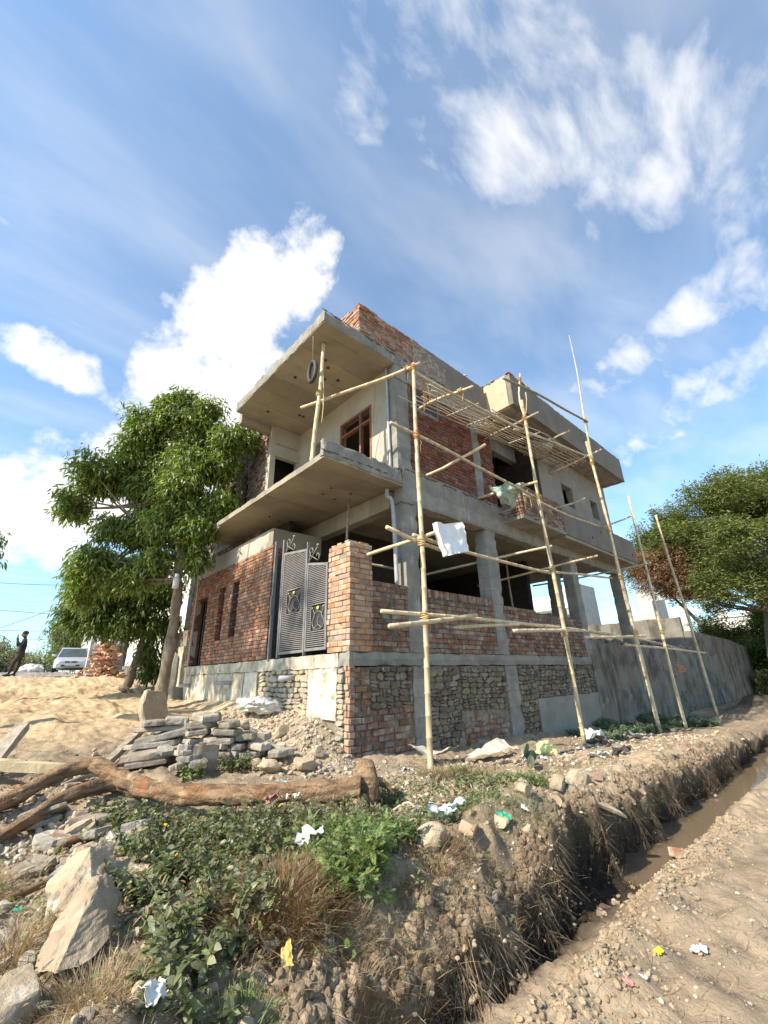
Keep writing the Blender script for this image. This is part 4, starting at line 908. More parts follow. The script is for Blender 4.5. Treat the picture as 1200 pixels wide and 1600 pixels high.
# ------------------------------------------------------------------ foreground: timber, stones, weeds, litter
def leaf_broad():
    V = [(0,0,0),(.35,0,0),(.7,0,-.05),(1,0,-.14),(.28,.27,.06),(.66,.22,.01),(.28,-.27,.06),(.66,-.22,.01)]
    return np.array(V, float), np.array([(0,1,4),(1,5,4),(1,2,5),(2,3,5),(1,0,6),(1,6,7),(2,1,7),(3,2,7)])
def leaf_narrow(w=.12, droop=.25):
    V = [(0,0,0),(.4,w,.02),(.4,-w,.02),(.4,0,-.01),(.75,w*.75,-droop*.35),(.75,-w*.75,-droop*.35),(1,0,-droop)]
    return np.array(V, float), np.array([(0,3,1),(0,2,3),(1,3,4),(2,5,3),(3,5,4),(4,5,6)])
def leaf_frond():
    Vs, Fs, o = [], [], 0
    for k in range(6):
        x = .12+.15*k; L = .42*(1-.55*abs(x-.4))*(1.05-x*.35)
        for s in (-1, 1):
            a = math.radians(50-6*k)*s; d = np.array([math.cos(a), math.sin(a), 0]); p = np.array([x, 0, -.12*x*x]); n = np.array([-d[1], d[0], 0])
            Vs += [p, p+d*L*.5+n*.065, p+d*L+np.array([0, 0, -.05]), p+d*L*.5-n*.065]; Fs += [(o, o+1, o+2), (o, o+2, o+3)]; o += 4
    Vs += [np.array([0, .012, 0]), np.array([0, -.012, 0]), np.array([1.1, 0, -.16])]; Fs.append((o, o+1, o+2))
    return np.array(Vs), np.array(Fs)
def blade(seg=3, w=.03, bend=.5):
    V, F = [], []
    for i in range(seg+1):
        t = i/seg; V += [(bend*t*t, -w*(1-t*.9), t*(1-.25*bend*t)), (bend*t*t, w*(1-t*.9), t*(1-.25*bend*t))]
    for i in range(seg): a = 2*i; F += [(a, a+1, a+3), (a, a+3, a+2)]
    return np.array(V, float), np.array(F)
LB, LNW, LF, BL = leaf_broad(), leaf_narrow(), leaf_frond(), blade()
def leafmat(name, a, b, isl=.35, hue=.03, tr=(.9, 1., .4), rough=.5, spec=.35): return mat(name, a, b, 6, rough, 0, 10, island=isl, hue=hue, trans=tr+(1,), spec=spec)
lant_m = leafmat('lantana_leaf', (.135, .155, .06), (.23, .245, .125), .5, spec=.5, rough=.42)
fern_m = leafmat('ferny_leaf', (.15, .225, .055), (.24, .30, .10), .4); pale_m = leafmat('pale_weed_leaf', (.22, .235, .12), (.32, .31, .17), .4)
dk_m = leafmat('dark_herb_leaf', (.10, .175, .045), (.16, .24, .07), .4); dry_m = leafmat('dry_grass', (.30, .215, .115), (.44, .34, .20), .35, .02, (1., .85, .5), .8, .15)
brn_m = leafmat('brown_grass', (.20, .13, .065), (.33, .23, .12), .35, .02, (1., .8, .5), .85, .1); stem_m = mat('weed_stem', (.14, .13, .06), (.24, .19, .10), 8, .8, 0, 10, island=.3)
bluish_m = leafmat('bluish_weed', (.12, .17, .10), (.18, .23, .14)); root_m = mat('root_fibre', (.10, .075, .05), (.25, .19, .12), 20, .95, 0, 10, island=.5)
flower_m = mat('orange_flower', (.75, .33, .03), (.8, .5, .05), 20, .6, 0, 10)
def clump(label, cx, cy, rad, hgt, stems, per, size, tmpl, m, seed, cat='weed', name='weed_clump', group=None, lean=.55, flowers=0, z=None, up=.25, flat=1.):
    r = np.random.default_rng(seed); zc = Tz(cx, cy) if z is None else z
    t = thing(name, label, cat, (cx, cy, zc), group); SP, pos, ang, siz = [], [], [], []; fl = []
    for s in range(stems):
        a = r.uniform(0, 2*np.pi); q = rad*math.sqrt(r.random())*.75; bx, by = cx+q*math.cos(a), cy+q*math.sin(a); zb = (Tz(bx, by) if z is None else z)-.02
        h = hgt*r.uniform(.45, 1.05)*(1-.35*q/rad); la = a+r.normal(0, .7); l = lean*h*r.uniform(.3, 1.2)
        tt = np.linspace(0, 1, 5)[:, None]; P = np.array([bx, by, zb])+tt*np.array([0, 0, h])+tt**2*np.array([l*math.cos(la), l*math.sin(la), -h*.15*r.random()])
        SP.append(tube(P, np.linspace(.006, .002, 5), 3, False)); n = per
        tl = r.uniform(.18, 1, n); p = np.stack([np.interp(tl, tt[:, 0], P[:, k]) for k in range(3)], -1)
        pos.append(p); ang.append(np.stack([r.normal(0, .5, n), r.normal(-up, .45, n), r.uniform(0, 2*np.pi, n)], -1)); siz.append(size*r.uniform(.55, 1.2, n)*(1.15-.45*tl))
        if r.random() < flowers: fl.append(P[-1])
    stuff(put('stems', mk('stems', *join(SP), stem_m), t))
    pos, ang, siz = map(np.concatenate, (pos, ang, siz))
    V, F = scatter(tmpl, pos, eul(ang), siz); stuff(put('foliage', mk('foliage', V, F, m), t))
    for p in fl: put('flower', mk('flower', *scatter((ICO[1][0], ICO[1][1]), p+r.normal(0, .008, (5, 3)), eul(r.uniform(0, 3, (5, 3))), np.full(5, .008)), flower_m), t)
    return t
def tuft(label, cx, cy, rad, hgt, n, m, seed, w=.6, cat='grass tuft', name='grass_tuft', group=None, z=None, spread=.6):
    r = np.random.default_rng(seed); a = r.uniform(0, 2*np.pi, n); q = rad*np.sqrt(r.random(n)); x, y = cx+q*np.cos(a), cy+q*np.sin(a); zz = T(x, y)-.01 if z is None else np.full(n, z)
    A = np.stack([r.normal(0, .25, n), spread*q/rad*r.uniform(.3, 1.4, n)+r.normal(0, .15, n), a+r.normal(0, .5, n)], -1); h = hgt*r.uniform(.4, 1.1, n)
    V, F = scatter(BL, np.stack([x, y, zz], -1), eul(A), np.stack([h, h*w, h], -1))
    t = thing(name, label, cat, (cx, cy, float(zz.mean())), group); stuff(put('blades', mk('blades', V, F, m), t)); return t

# --- the fallen trunk
lt = thing('fallen_tree_trunk', 'bare reddish fallen tree trunk with torn root end and forked branches lying over the weeds', 'log', (-2.5, -.9, 0))
def woody(P, R, n=14, k=40, seed=0, amp=.02):
    P = spline(P, k); R = np.interp(np.linspace(0, 1, k), np.linspace(0, 1, len(R)), R); V, F = tube(P, R, n, True); c = np.repeat(P, n, 0)
    d = V-c; th = np.tile(np.linspace(0, 2*np.pi, n, endpoint=False), k); al = np.repeat(np.arange(k)*.12, n); g = .88+.22*fbm3(np.stack([np.cos(th)*1.6, np.sin(th)*1.6, al*.9], -1), 3, seed)+.16*np.abs(vnoise(np.stack([np.cos(th)*4, np.sin(th)*4, al*.5], -1), seed+4))+.10*vnoise(V*14, seed+5); return c+d*g[:, None], F
put('trunk', mk('trunk', *woody([(-1.50,-2.12,.17),(-1.85,-1.78,.17),(-2.2,-1.38,.15),(-2.55,-.85,.14),(-2.85,-.3,.17),(-3.02,.2,.24)], [.125,.095,.082,.082,.09,.10,.09], 30, 110, 1), wood_m, True), lt)
put('branch', mk('branch', *woody([(-2.98,.12,.24),(-3.15,.40,.31),(-3.42,.42,.27),(-3.75,.2,.16),(-4.15,0,.05)], [.10,.085,.075,.07,.06], 22, 70, 2), wood_m, True), lt)
put('branch', mk('branch', *woody([(-2.9,-.05,.14),(-3.15,-.02,.17),(-3.4,-.12,.16),(-3.7,-.42,.07),(-3.95,-.7,.02)], [.055,.075,.068,.055,.035], 22, 70, 3), wood_m, True), lt)
put('root_stump', mk('root_stump', *woody([(-1.40,-2.0,-.06),(-1.42,-2.04,.10),(-1.36,-2.0,.24),(-1.31,-1.95,.33),(-1.30,-1.93,.37)], [.13,.15,.13,.09,.04], 20, 34, 4), wood_m, True), lt)
for k, P in enumerate(([(-1.55,-2.1,.1),(-1.62,-2.28,.04),(-1.7,-2.36,-.06)], [(-1.4,-2.05,.2),(-1.25,-2.1,.2),(-1.15,-2.18,.1)], [(-1.45,-2.0,.16),(-1.38,-1.82,.15),(-1.33,-1.7,.06)])):
    put('root', mk('root', *woody(P, [.055,.04,.015], 12, 20, 6+k), wood_m, True), lt)
for k, (q, s) in enumerate((((-2.3,-1.22,.17),.03),((-2.66,-.62,.19),.035),((-2.05,-1.55,.2),.028))):
    put('knot', mk('knot', rock(60+k, (s,s,s), 2)[0]+np.array(q), ICO[2][1], wood_m, True), lt)
def timber(name, label, a, b, w, t, m, seed, group='loose timber on the sand'):
    a, b = np.array(a, float), np.array(b, float); L = np.linalg.norm(b-a); V, F = gridbox((0, -w/2, -t/2), (L, w/2, t/2), .05, .008, 6, seed)
    d = (b-a)/L; q = Vector(d).to_track_quat('X', 'Z').to_matrix(); V = V@np.array(q).T+a; return tag(put(name, mk(name, V, F, m), None), label, 'timber', group)
timber('grey_post', 'weathered grey broken post propped upright at the left edge over the sand', (-4.05, 1.15, .12), (-3.72, 1.75, .66), .13, .10, wood_gr, 1)
timber('timber_beam', 'pale squared beam sloping down onto the log from the left edge', (-4.35, 1.3, .42), (-3.15, .75, .22), .14, .09, mat('pale_timber', (.50,.38,.22), (.60,.48,.30), 7, .85, .6, 30, .015, stains=[((.30,.20,.11),6,.58,.72,.6)]), 2)
timber('timber_beam', 'dark red underside piece of timber below the pale beam at the left edge', (-4.5, 1.0, .2), (-3.95, 1.2, .30), .16, .08, wood_red, 3)
timber('plank', 'round grey branch leaning against the left end of the slate stack', (-3.0, 1.0, .12), (-2.35, 1.75, .50), .085, .075, wood_gr, 4)
timber('plank', 'flat grey plank beside the slate stack below the round branch', (-2.85, .95, .10), (-2.28, 1.55, .40), .16, .035, slate_m, 5)

def slate_label(x, y, k):
    a = 'tan' if k % 3 == 0 else 'grey'; b = ('under the log forks' if y > -.3 else 'between log and boulders' if y > -1.2 else 'beside the boulders'); c = ('at the frame edge' if x < -3.85 else 'by the leafy bushes' if x > -3.3 else 'midway')
    return 'broken flat %s stone %s, %s' % (a, b, c)
def stone_label(x, y):
    a = ('on the bare soil right of the trench' if y < -3.8 else 'in the trench' if y < -3.45 else 'on the bank edge' if y < -2.7 else 'on the open rubble before the wall' if x > .3 else 'in the rubble slope under the whitewashed plinth' if y > -.4 and x > -1.6 else 'among the slate under the log' if x < -2.9 and y > -2.3 else 'beside the boulders' if x < -3.2 else 'behind the log' if y > -.4 else 'among the weeds')
    b = '' if x < -1.5 else ' near the corner pole' if x < 1.5 else ' towards the second pole' if x < 4 else ' towards the far poles'
    return 'small loose stone '+a+b
for k in range(16):
    x, y = random.uniform(-4.1, -3.1), random.uniform(-1.9, 1.0); a = random.uniform(0, 3.1); L_ = random.uniform(.2, .55); d = np.array([math.cos(a), math.sin(a)])*L_/2
    tag(put('broken_branch', mk('broken_branch', *woody([(x-d[0], y-d[1], Tz(x-d[0], y-d[1])+.03), (x+random.uniform(-.04, .04), y+random.uniform(-.04, .04), Tz(x, y)+.06), (x+d[0], y+d[1], Tz(x+d[0], y+d[1])+.03)], [.02, .026, .012], 8, 14, 200+k), wood_m if k % 2 else wood_gr, True)), 'short broken %s branch %s %s' % ('reddish' if k % 2 else 'grey', slate_label(x, y, 0).split('stone ')[1].split(',')[0], slate_label(x, y, 0).split(', ')[1]), 'branch', 'broken branches under the log')
# --- stacked slate slabs
def slab(name, label, loc, l, w, t, rz, seed, m=None, tilt=(0, 0), group=None, cat='stone', sub=3):
    q = np.random.default_rng(seed); nc = int(q.integers(5, 8)); a = (np.arange(nc)+q.uniform(-.33, .33, nc))*2*np.pi/nc+q.uniform(0, 6)
    ca, sa = np.cos(a), np.sin(a); k = 1/np.maximum(np.abs(ca), np.abs(sa))**.8; C_ = np.stack([ca*k, sa*k], -1)*q.uniform(.8, 1.0, (nc, 1)); O = []
    for i in range(nc):
        for f in (0, .33, .66): O.append(C_[i]*(1-f)+C_[(i+1) % nc]*f+q.normal(0, .025, 2))
    O = np.array(O); n = len(O); lv = [(.93, -1.), (1.0, -.62), (.985, .55), (.93, .98)]; V = []
    for sc_, zz in lv: V.append(np.concatenate([O*sc_+q.normal(0, .012, (n, 2)), np.full((n, 1), zz)+q.normal(0, .07, (n, 1))], 1))
    V.append(np.concatenate([O*.5, np.full((n, 1), 1.03)+q.normal(0, .08, (n, 1))], 1)); V = np.concatenate(V+[[[0, 0, 1.05], [0, 0, -1.]]]); m4 = 4*n
    F = [(r_*n+i, r_*n+(i+1) % n, (r_+1)*n+(i+1) % n, (r_+1)*n+i) for r_ in range(4) for i in range(n)]+[(m4+i, m4+(i+1) % n, 5*n) for i in range(n)]+[(5*n+1, (i+1) % n, i) for i in range(n)]
    V = V*np.array([l/2, w/2, t/2])
    V, _ = xform((V, None), (0, 0, 0), rz, tilt[0], tilt[1]); o = put(name, mk(name, V, F, m or slate_m, False), None, loc); return tag(o, label, cat, group)
r = random.Random(12); gs = 'slate slabs in the stack by the tree'; lab0 = 'grey slate slab among the many stacked flat between the log and the young tree'
ang = math.atan2(.30-1.05, -.95+2.75)
for k in range(6):
    n_ = 0; u = 0.; lay_z = .15+.088*k+Tz(-2.2, 1.1)-.10
    while u < 1.95:
        longs = u == 0 and k < 5
        l = .80 if longs else r.uniform(.26, .50); zz = lay_z+ (.0 if longs else r.uniform(-.02, .03)); hi = math.sin(min(1, (u+l/2)/1.9)*math.pi*.9+.35)
        if zz-.1 < .60*hi+.14:
            f = (u+l/2)/1.95; x = -2.80+f*1.85+r.uniform(-.03, .03)+ .05*k*(1 if u == 0 else 0); y = 1.10-.72*f+.045*k+r.uniform(-.05, .05)
            slab('slate_slab', lab0 if not longs else 'long grey slate slab at the left end of the stack, %s' % ('lowest of five' if k == 0 else 'second from below' if k == 1 else 'third from below' if k == 2 else 'fourth from below' if k == 3 else 'topmost of the five long ones'),
                 (x, y, zz), l*1.02, r.uniform(.28, .42), r.uniform(.055, .088), ang+r.gauss(0, .12), 300+k*20+n_, tilt=(r.gauss(0, .06), r.gauss(0, .05)-.05*longs), group=gs)
        u += l*.93; n_ += 1
for k in range(52):                                                  # loose ones thrown on top and behind
    x, y = r.uniform(-2.35, -.80), r.uniform(.35, 1.6); z = Tz(x, y)+.05+r.uniform(.15, .50)*math.exp(-((x+1.65)/.65)**2)*min(1, (y-.1)/.9)
    slab('slate_slab', lab0, (x, y, z), r.uniform(.20, .38), r.uniform(.16, .28), r.uniform(.04, .095), r.uniform(0, 3), 500+k, tilt=(r.gauss(0, .25), r.gauss(0, .25)), group=gs)
slab('standing_slab', 'large upright grey slab set before the slate stack, among the weeds', (-1.88, .52, .20), .34, .10, .36, ang+.1, 611, tilt=(.25, 0))
slab('leaning_slab', 'tall tan pointed slab leaning on the young tree trunk above the slate stack', (-1.90, 3.0, .72), .78, .74, .09, .6, 613, m=rock_m, tilt=(1.15, .1), sub=3)
for k, (x, y, s, lab) in enumerate(((-1.22, -.02, .17, 'angular tan stone at the right end of the slate stack'), (-.78, -.10, .21, 'big pale tilted stone between slate stack and plinth corner'), (-1.32, .30, .14, 'small tan stone resting above the angular one'), (-.45, .15, .12, 'pale flat stone in the rubble below the whitewashed panel'),
                                    (-.9, .5, .10, 'small pale stone in the rubble slope'), (-.55, 1.0, .13, 'dark wedge stone lying on the rubble slope'))):
    V, F = rock(640+k, (s*1.15, s*.8, s*.62), 3); tag(put('stone', mk('stone', V, F, rock_m), None, (x, y, Tz(x, y)+s*.35), (.3*k, .3, .7*k)), lab, 'stone')
for k in range(46):                                                  # slate thrown about under the log
    x, y = r.uniform(-4.2, -2.9), r.uniform(-2.0, .6); 
    slab('broken_slate', slate_label(x, y, k), (x, y, Tz(x, y)+.03), r.uniform(.14, .42), r.uniform(.12, .30), r.uniform(.035, .09), r.uniform(0, 3), 700+k, m=slate_m if k % 3 else rock_m, tilt=(r.gauss(0, .16), r.gauss(0, .16)), group='broken slate on the ground', sub=2)
V, F = rock(21, (.42, .17, .115), 4, 14, .62, .12); tag(put('boulder', mk('boulder', V, F, rock_m, False), None, (-3.66, -2.74, .09), (.12, -.04, 1.02)), 'long pale sunlit boulder in the bottom left corner, nearest the camera', 'boulder')
V, F = rock(33, (.38, .18, .13), 4, 13, .6, .12); tag(put('boulder', mk('boulder', V, F, rock_m, False), None, (-3.58, -2.16, .09), (.1, -.03, .9)), 'second tan boulder with dark underside, behind the long pale one', 'boulder')
# --- stones along the bank, each in view
bank_st = [(-1.66, -3.12, .15, 'tall tan clod of rock on the bank edge beside the dark green weeds'), (-.42, -3.10, .11, 'square pale rock on the bank edge above the trench'), (1.08, -2.9, .17, 'large round tan rock on the far bank beside an orange brick chip'),
           (.30, -3.05, .12, 'upright pale rock on the bank between two others'), (-.92, -3.16, .09, 'flat tan stone just behind the green scrap'), (.1, -2.75, .08, 'small round stone behind the bank rocks'), (.75, -3.1, .09, 'small stone by the far bank rock'),
           (-.1, -3.2, .08, 'low stone at the lip of the trench'), (1.7, -2.6, .08, 'pale stone far along the bank'), (-3.95, -3.1, .16, 'pale flat rock at the left frame edge below the boulders')]
for k, (x, y, s, lab) in enumerate(bank_st):
    V, F = rock(800+k, (s, s*.78, s*.7), 3, 8); tag(put('stone', mk('stone', V, F, rock_m), None, (x, y, Tz(x, y)+s*.3), (.2*k, .2, 1.1*k)), lab, 'stone')
put_b = lambda x, y, z, rz, lab, m, s=(.22, .11, .075), rx=.2: tag(put('brick', bmeshes(m)[1], None, (x, y, z), (rx, .15, rz), s), lab, 'brick')
put_b(-1.28, -3.13, Tz(-1.28, -3.13)+.04, .5, 'broken brick lying on the bank edge', brick_pink, (.17, .11, .08), .4)
put_b(-.32, -3.62, -.62, .3, 'brown brick lying across the trench bed at the water', brick_old_shade, (.24, .12, .09))
put_b(1.32, -3.0, Tz(1.3, -3.0)+.05, .9, 'orange brick chip beside the large round rock', brick_m, (.08, .08, .07))
put_b(1.45, -3.65, -.63, 1.2, 'reddish brick half sunk at the start of the muddy water', brick_old_shade, (.2, .11, .08))
slab('flat_plank', 'pale yellowish plank hanging over the trench edge', (.62, -3.28, Tz(.62, -3.2)-.02), .62, .10, .03, -.55, 830, m=rock_m, tilt=(.5, .45), cat='plank')

# --- loose stones: some singly, the rest as gravel
def region(n, rg):
    """random points where density function allows"""
    out = []
    x = rg.uniform(-4.3, 9, n*6); y = rg.uniform(-5.5, 5, n*6)
    return x, y
rg = np.random.default_rng(77)
def dens(x, y):
    yl0 = lip_y(x); d = 0.12+0*x
    d = d+.9*np.exp(-((x+.35)/.7)**2)*sstep(-.8, 0, y)*sstep(4.5, 2.5, y)*(x < .1)
    d = d+.55*sstep(.2, -1.2, np.abs(y+1.2)-1.0)*(x > -2.)
    d = d+.5*sstep(.8, 0, np.abs(x+3.6)-.4)*sstep(1.2, .2, np.abs(y+1)-1.5)
    d = d+.35*np.exp(-((y-yl0-.2)/.3)**2)
    d = np.where(y < -3.85, .10+.25*np.exp(-((y+4.05)/.18)**2)*(x < 1.5), d); d = np.where((y > .0) & (x > -.02), 0, d); d = np.where((y < yl0-.0) & (y > -3.80), .03, d)
    d = np.where((y > 2.6), d*.35, d)
    return np.clip(d, 0, 1)
def sample(n, f, x0=-4.3, x1=9., y0=-5.4, y1=5., near=4.):
    X_, Y_ = [], []
    while sum(map(len, X_)) < n:
        x = rg.uniform(x0, x1, 20000); y = rg.uniform(y0, y1, 20000); D = np.hypot(x-CAM[0], y-CAM[1])
        k = rg.random(20000) < f(x, y)*np.minimum(1, (near/D)**1.6); X_.append(x[k]); Y_.append(y[k])
    return np.concatenate(X_)[:n], np.concatenate(Y_)[:n]
pb = [rock(860+i, (1, .8, .6), 1, 5) for i in range(6)]; pb_me = [mk('pebble', *rock(870+i, (1, .8, .62), 2, 7), [rock_m, slate_m, rock_m][i % 3]) for i in range(9)]
x, y = sample(170, dens)
for i in range(170):
    s = float(rg.uniform(.022, .055)); put_ = put('loose_stone', pb_me[i % 9], None, (x[i], y[i], Tz(x[i], y[i])+s*.25), tuple(rg.uniform(-.5, .5, 2))+(float(rg.uniform(0, 6)),), (s, s, s))
    tag(put_, stone_label(x[i], y[i]), 'stone', 'loose stones in the foreground')
grav_m = mat('gravel', (.30, .245, .175), (.44, .37, .275), 3, .95, .5, 60, .01, island=.38, hue=.02, spec=.15)
parts = []
for i in range(6):
    n = 2600; x, y = sample(n, dens); s = .004+.016*rg.random(n)**3.0; parts.append(scatter(pb[i], np.stack([x, y, T(x, y)+s*.2], -1), eul(rg.uniform(-1, 1, (n, 3))*np.array([.6, .6, 3])), s))
tag(put('gravel', mk('gravel', *jn(parts), grav_m)), 'small gravel and crumbs of rubble strewn over the soil', 'gravel', kind='stuff')
rub_m = mat('pale_rubble', (.31, .245, .165), (.44, .36, .26), 3, .95, .6, 50, .01, island=.35, hue=.015, spec=.15)
drub = lambda x, y: np.where((x < -.02) | (y < -.15), 1., 0.)*np.clip(1.0*np.exp(-((x+.45)/.6)**2)*sstep(-.9, .2, y)*sstep(4., 2., y)+.55*np.exp(-((y+1.7)/.9)**2)*(x > -1.3)*np.clip(.5+1.5*n2(x, y, 1.6, 3, 66), 0.1, 1)*(1+x*.12)+.45*np.exp(-((x+3.6)/.5)**2-((y+.8)/1.4)**2), 0, 1)
parts = []
for i in range(6):
    n = 1000; x, y = sample(n, drub, near=5.5); s = .010+.042*rg.random(n)**2.6; parts.append(scatter(pb[i], np.stack([x, y, T(x, y)+s*.25], -1), eul(rg.uniform(-1, 1, (n, 3))*np.array([.7, .7, 3])), s))
tag(put('rubble', mk('rubble', *jn(parts), rub_m)), 'pale broken rubble below the plinth and along the wall foot', 'rubble', kind='stuff')
clod_m = mat('soil_clods', (.30, .225, .14), (.38, .29, .19), 4, .97, .8, 40, .02, island=.2)
parts = []
for i in range(4):
    n = 1500; x = rg.uniform(-2.6, 2.5, n); y = -3.85+rg.normal(0, .17, n)+(-.12)*(x < -1); s = .006+.020*rg.random(n)**3; parts.append(scatter(pb[i], np.stack([x, y, T(x, y)+s*.1], -1), eul(rg.uniform(-1, 1, (n, 3))*np.array([.6, .6, 3])), s))
    n = 500; x = rg.uniform(-5, 1, n); y = rg.uniform(4.5, 13, n); s = .02+.07*rg.random(n)**3; parts.append(scatter(pb[i], np.stack([x, y, T(x, y)+s*.0], -1), eul(rg.uniform(-1, 1, (n, 3))*np.array([.4, .4, 3])), s)) if False else None
tag(put('soil_clods', mk('soil_clods', *jn(parts), clod_m)), 'crumbly tan clods along the right side of the trench', 'soil', kind='stuff')

# --- straw, dead stalks and the fibres that hang from the bank
def dstraw(x, y):
    yl0 = lip_y(x); d = .8*np.exp(-((y-yl0-.15)/.32)**2)+.22*(y > yl0)*(y < -.3)+.7*np.exp(-((x+3.85)/.35)**2-((y+3.2)/.5)**2)+.5*np.exp(-((x+3.2)/.5)**2-((y+3.4)/.4)**2)
    d = np.where(y < -3.95, .06+.25*(n2(x, y, 1.4, 3, 55) > .25), d); return np.where((y > -.1) & (x > -.3), 0, np.clip(d, 0, 1))
stw = (np.array([(0, -.012, 0), (0, .012, 0), (.5, .03, .05), (.5, .006, .05), (1, .05, .0)]), np.array([(0, 1, 2), (0, 2, 3), (3, 2, 4)]))
n = 17000; x, y = sample(n, dstraw, near=3.5); L = rg.uniform(.03, .13, n)
V, F = scatter(stw, np.stack([x, y, T(x, y)+.006], -1), eul(np.stack([rg.normal(0, .3, n), rg.normal(-.12, .25, n), rg.uniform(0, 6.3, n)], -1)), np.stack([L, L*.9, L], -1))
tag(put('straw_litter', mk('straw_litter', V, F, dry_m)), 'dry straw and stalk litter lying over the bank', 'straw', kind='stuff')
n = 26000; x = -3.3+rg.random(n)**1.2*10; yl0 = lip_y(x); y = yl0+rg.normal(.03, .08, n); L = rg.uniform(.03, .20, n)*(.35+1.0*np.clip(n2(x, x*0, 3, 3, 57)+.4, 0, 1.3))
hang = (np.array([(-.012, 0, 0), (.012, 0, 0), (.05, -.10, -.35), (.035, -.10, -.35), (.02, -.16, -.7), (.03, -.16, -.7), (.06, -.15, -1)]), np.array([(0, 1, 2), (0, 2, 3), (3, 2, 5), (3, 5, 4), (4, 5, 6)]))
V, F = scatter(hang, np.stack([x, y+.02, T(x, y)+.02-rg.random(n)*.12], -1), eul(np.stack([rg.normal(0, .45, n), rg.normal(0, .5, n), rg.normal(0, 1.2, n)], -1)), np.stack([L*.8, L, L], -1))
tag(put('hanging_roots', mk('hanging_roots', V, F, root_m)), 'brown root fibres and dead grass hanging down the trench bank', 'roots', kind='stuff')
n = 2600; x = -3.3+rg.random(n)*9; yl0 = lip_y(x); y = yl0+rg.normal(.08, .07, n); h = rg.uniform(.04, .12, n); kk = n2(x, y, 2.2, 3, 58) > .0; x, y, h = x[kk], y[kk], h[kk]; n = len(x)
V, F = scatter(BL, np.stack([x, y, T(x, y)-.005], -1), eul(np.stack([rg.normal(0, .6, n), rg.normal(.3, .5, n), rg.uniform(0, 6.3, n)], -1)), np.stack([h, h*.5, h], -1))
tag(put('bank_grass', mk('bank_grass', V, F, dry_m)), 'short dry grass along the top of the bank', 'grass', kind='stuff')

bclod = mat('bank_clods', (.17, .125, .083), (.27, .205, .14), 5, .97, .9, 40, .02, island=.3, spec=.1)
parts = []
for i in range(6):
    n = 900; x = -3.4+rg.random(n)**1.3*10; y = lip_y(x)+.03+np.abs(rg.normal(.0, .10, n)); s = .006+.036*rg.random(n)**3; parts.append(scatter(pb[i], np.stack([x, y, T(x, y)-s*.1], -1), eul(rg.uniform(-2, 2, (n, 3))), np.stack([s, s, s*1.2], -1)))
tag(put('bank_clods', mk('bank_clods', *jn(parts), bclod)), 'rough clods of earth breaking off the edge of the trench', 'soil', kind='stuff')
# --- leafy plants
gl = 'lantana bushes'; 
for k, (x, y, rd, h, lab) in enumerate(((-2.95, -.75, .34, .26, 'dark leafy bush below the forked end of the log'), (-2.62, -1.35, .42, .30, 'dark leafy bush right of the first, hugging the log'), (-3.0, -1.75, .45, .34, 'broad dark leafy bush behind the second boulder'),
        (-2.45, -2.0, .40, .32, 'dark leafy bush in the middle of the weed patch'), (-2.9, -2.5, .40, .36, 'tall dark leafy bush beside the long pale boulder'), (-3.22, -3.05, .34, .32, 'dark leafy bush in front of the long pale boulder with orange flowers'),
        (-3.28, -2.35, .25, .26, 'low leafy bush with orange flowers between boulder and weeds'), (-3.45, -3.42, .26, .25, 'leafy bush at the bottom edge of the frame'), (-2.5, -2.62, .32, .30, 'shaded leafy bush above the dry brown clump'), (-3.1, -.35, .22, .18, 'low leafy bush under the log fork'))):
    clump(lab, x, y, rd, h, int(40*rd/.4), 22, .060, LB, lant_m, 40+k, 'bush', 'leafy_bush', gl, flowers=.05 if k in (5, 6, 1, 3) else 0)
for k, (x, y, rd, h, m, tm, sz, lab) in enumerate(((-2.28, -2.85, .38, .28, fern_m, LF, .10, 'bright green ferny weed around the white bag scrap'), (-2.45, -3.2, .26, .24, fern_m, LF, .10, 'fresh green ferny weed on the bank above the trench'),
        (-1.98, -2.85, .36, .22, dk_m, LF, .085, 'dark green ferny weed left of the tall tan clod'), (-1.95, -2.35, .36, .30, pale_m, LF, .075, 'pale flowering weed in front of the torn root end'), (-1.55, -2.6, .34, .16, pale_m, LF, .06, 'low pale weed patch right of the root end'),
        (-1.25, -2.75, .26, .13, bluish_m, LF, .05, 'low bluish weed behind the broken brick'), (-1.15, -1.9, .30, .16, lant_m, LF, .06, 'low weeds beside the root stump'), (.42, -2.62, .26, .17, dk_m, LF, .07, 'compact dark green herb on the open rubble near the second pole'),
        (.2, -2.15, .42, .20, pale_m, LF, .07, 'straggly pale weed behind the compact green herb'), (-.7, -2.75, .30, .12, dk_m, LF, .05, 'small green weed around the pale rag'), (-2.2, -1.95, .28, .34, pale_m, LNW, .05, 'thin tall stalked weed behind the ferny weeds'),
        (-1.55, .40, .24, .30, lant_m, LB, .055, 'leafy weed growing before the right end of the slate stack'), (-2.1, .40, .18, .24, fern_m, LB, .045, 'small green weed at the foot of the upright slab'), (.95, -1.7, .30, .16, dry_m, LNW, .06, 'dry yellow weed near the foot of the corner pole'),
        (-.2, -2.1, .5, .10, pale_m, LF, .05, 'creeping pale weeds on the rubble between log and poles'), (-.6, -1.5, .4, .09, bluish_m, LF, .045, 'sparse low weeds in the rubble before the plinth corner'),
        (6.6, -.75, .8, .20, bluish_m, LF, .10, 'grey green weeds at the wall foot between the third and fourth poles'), (8.7, -.7, 1.1, .28, bluish_m, LF, .13, 'grey green weeds at the wall foot beyond the third pole'), (12., -.8, 1.4, .3, bluish_m, LF, .16, 'weeds at the wall foot near the last pole'))):
    clump(lab, x, y, rd, h, max(10, int(60*rd/.35)), 15, sz, tm, m, 80+k, 'weed', 'weed_clump', 'weeds in the foreground', lean=.7)
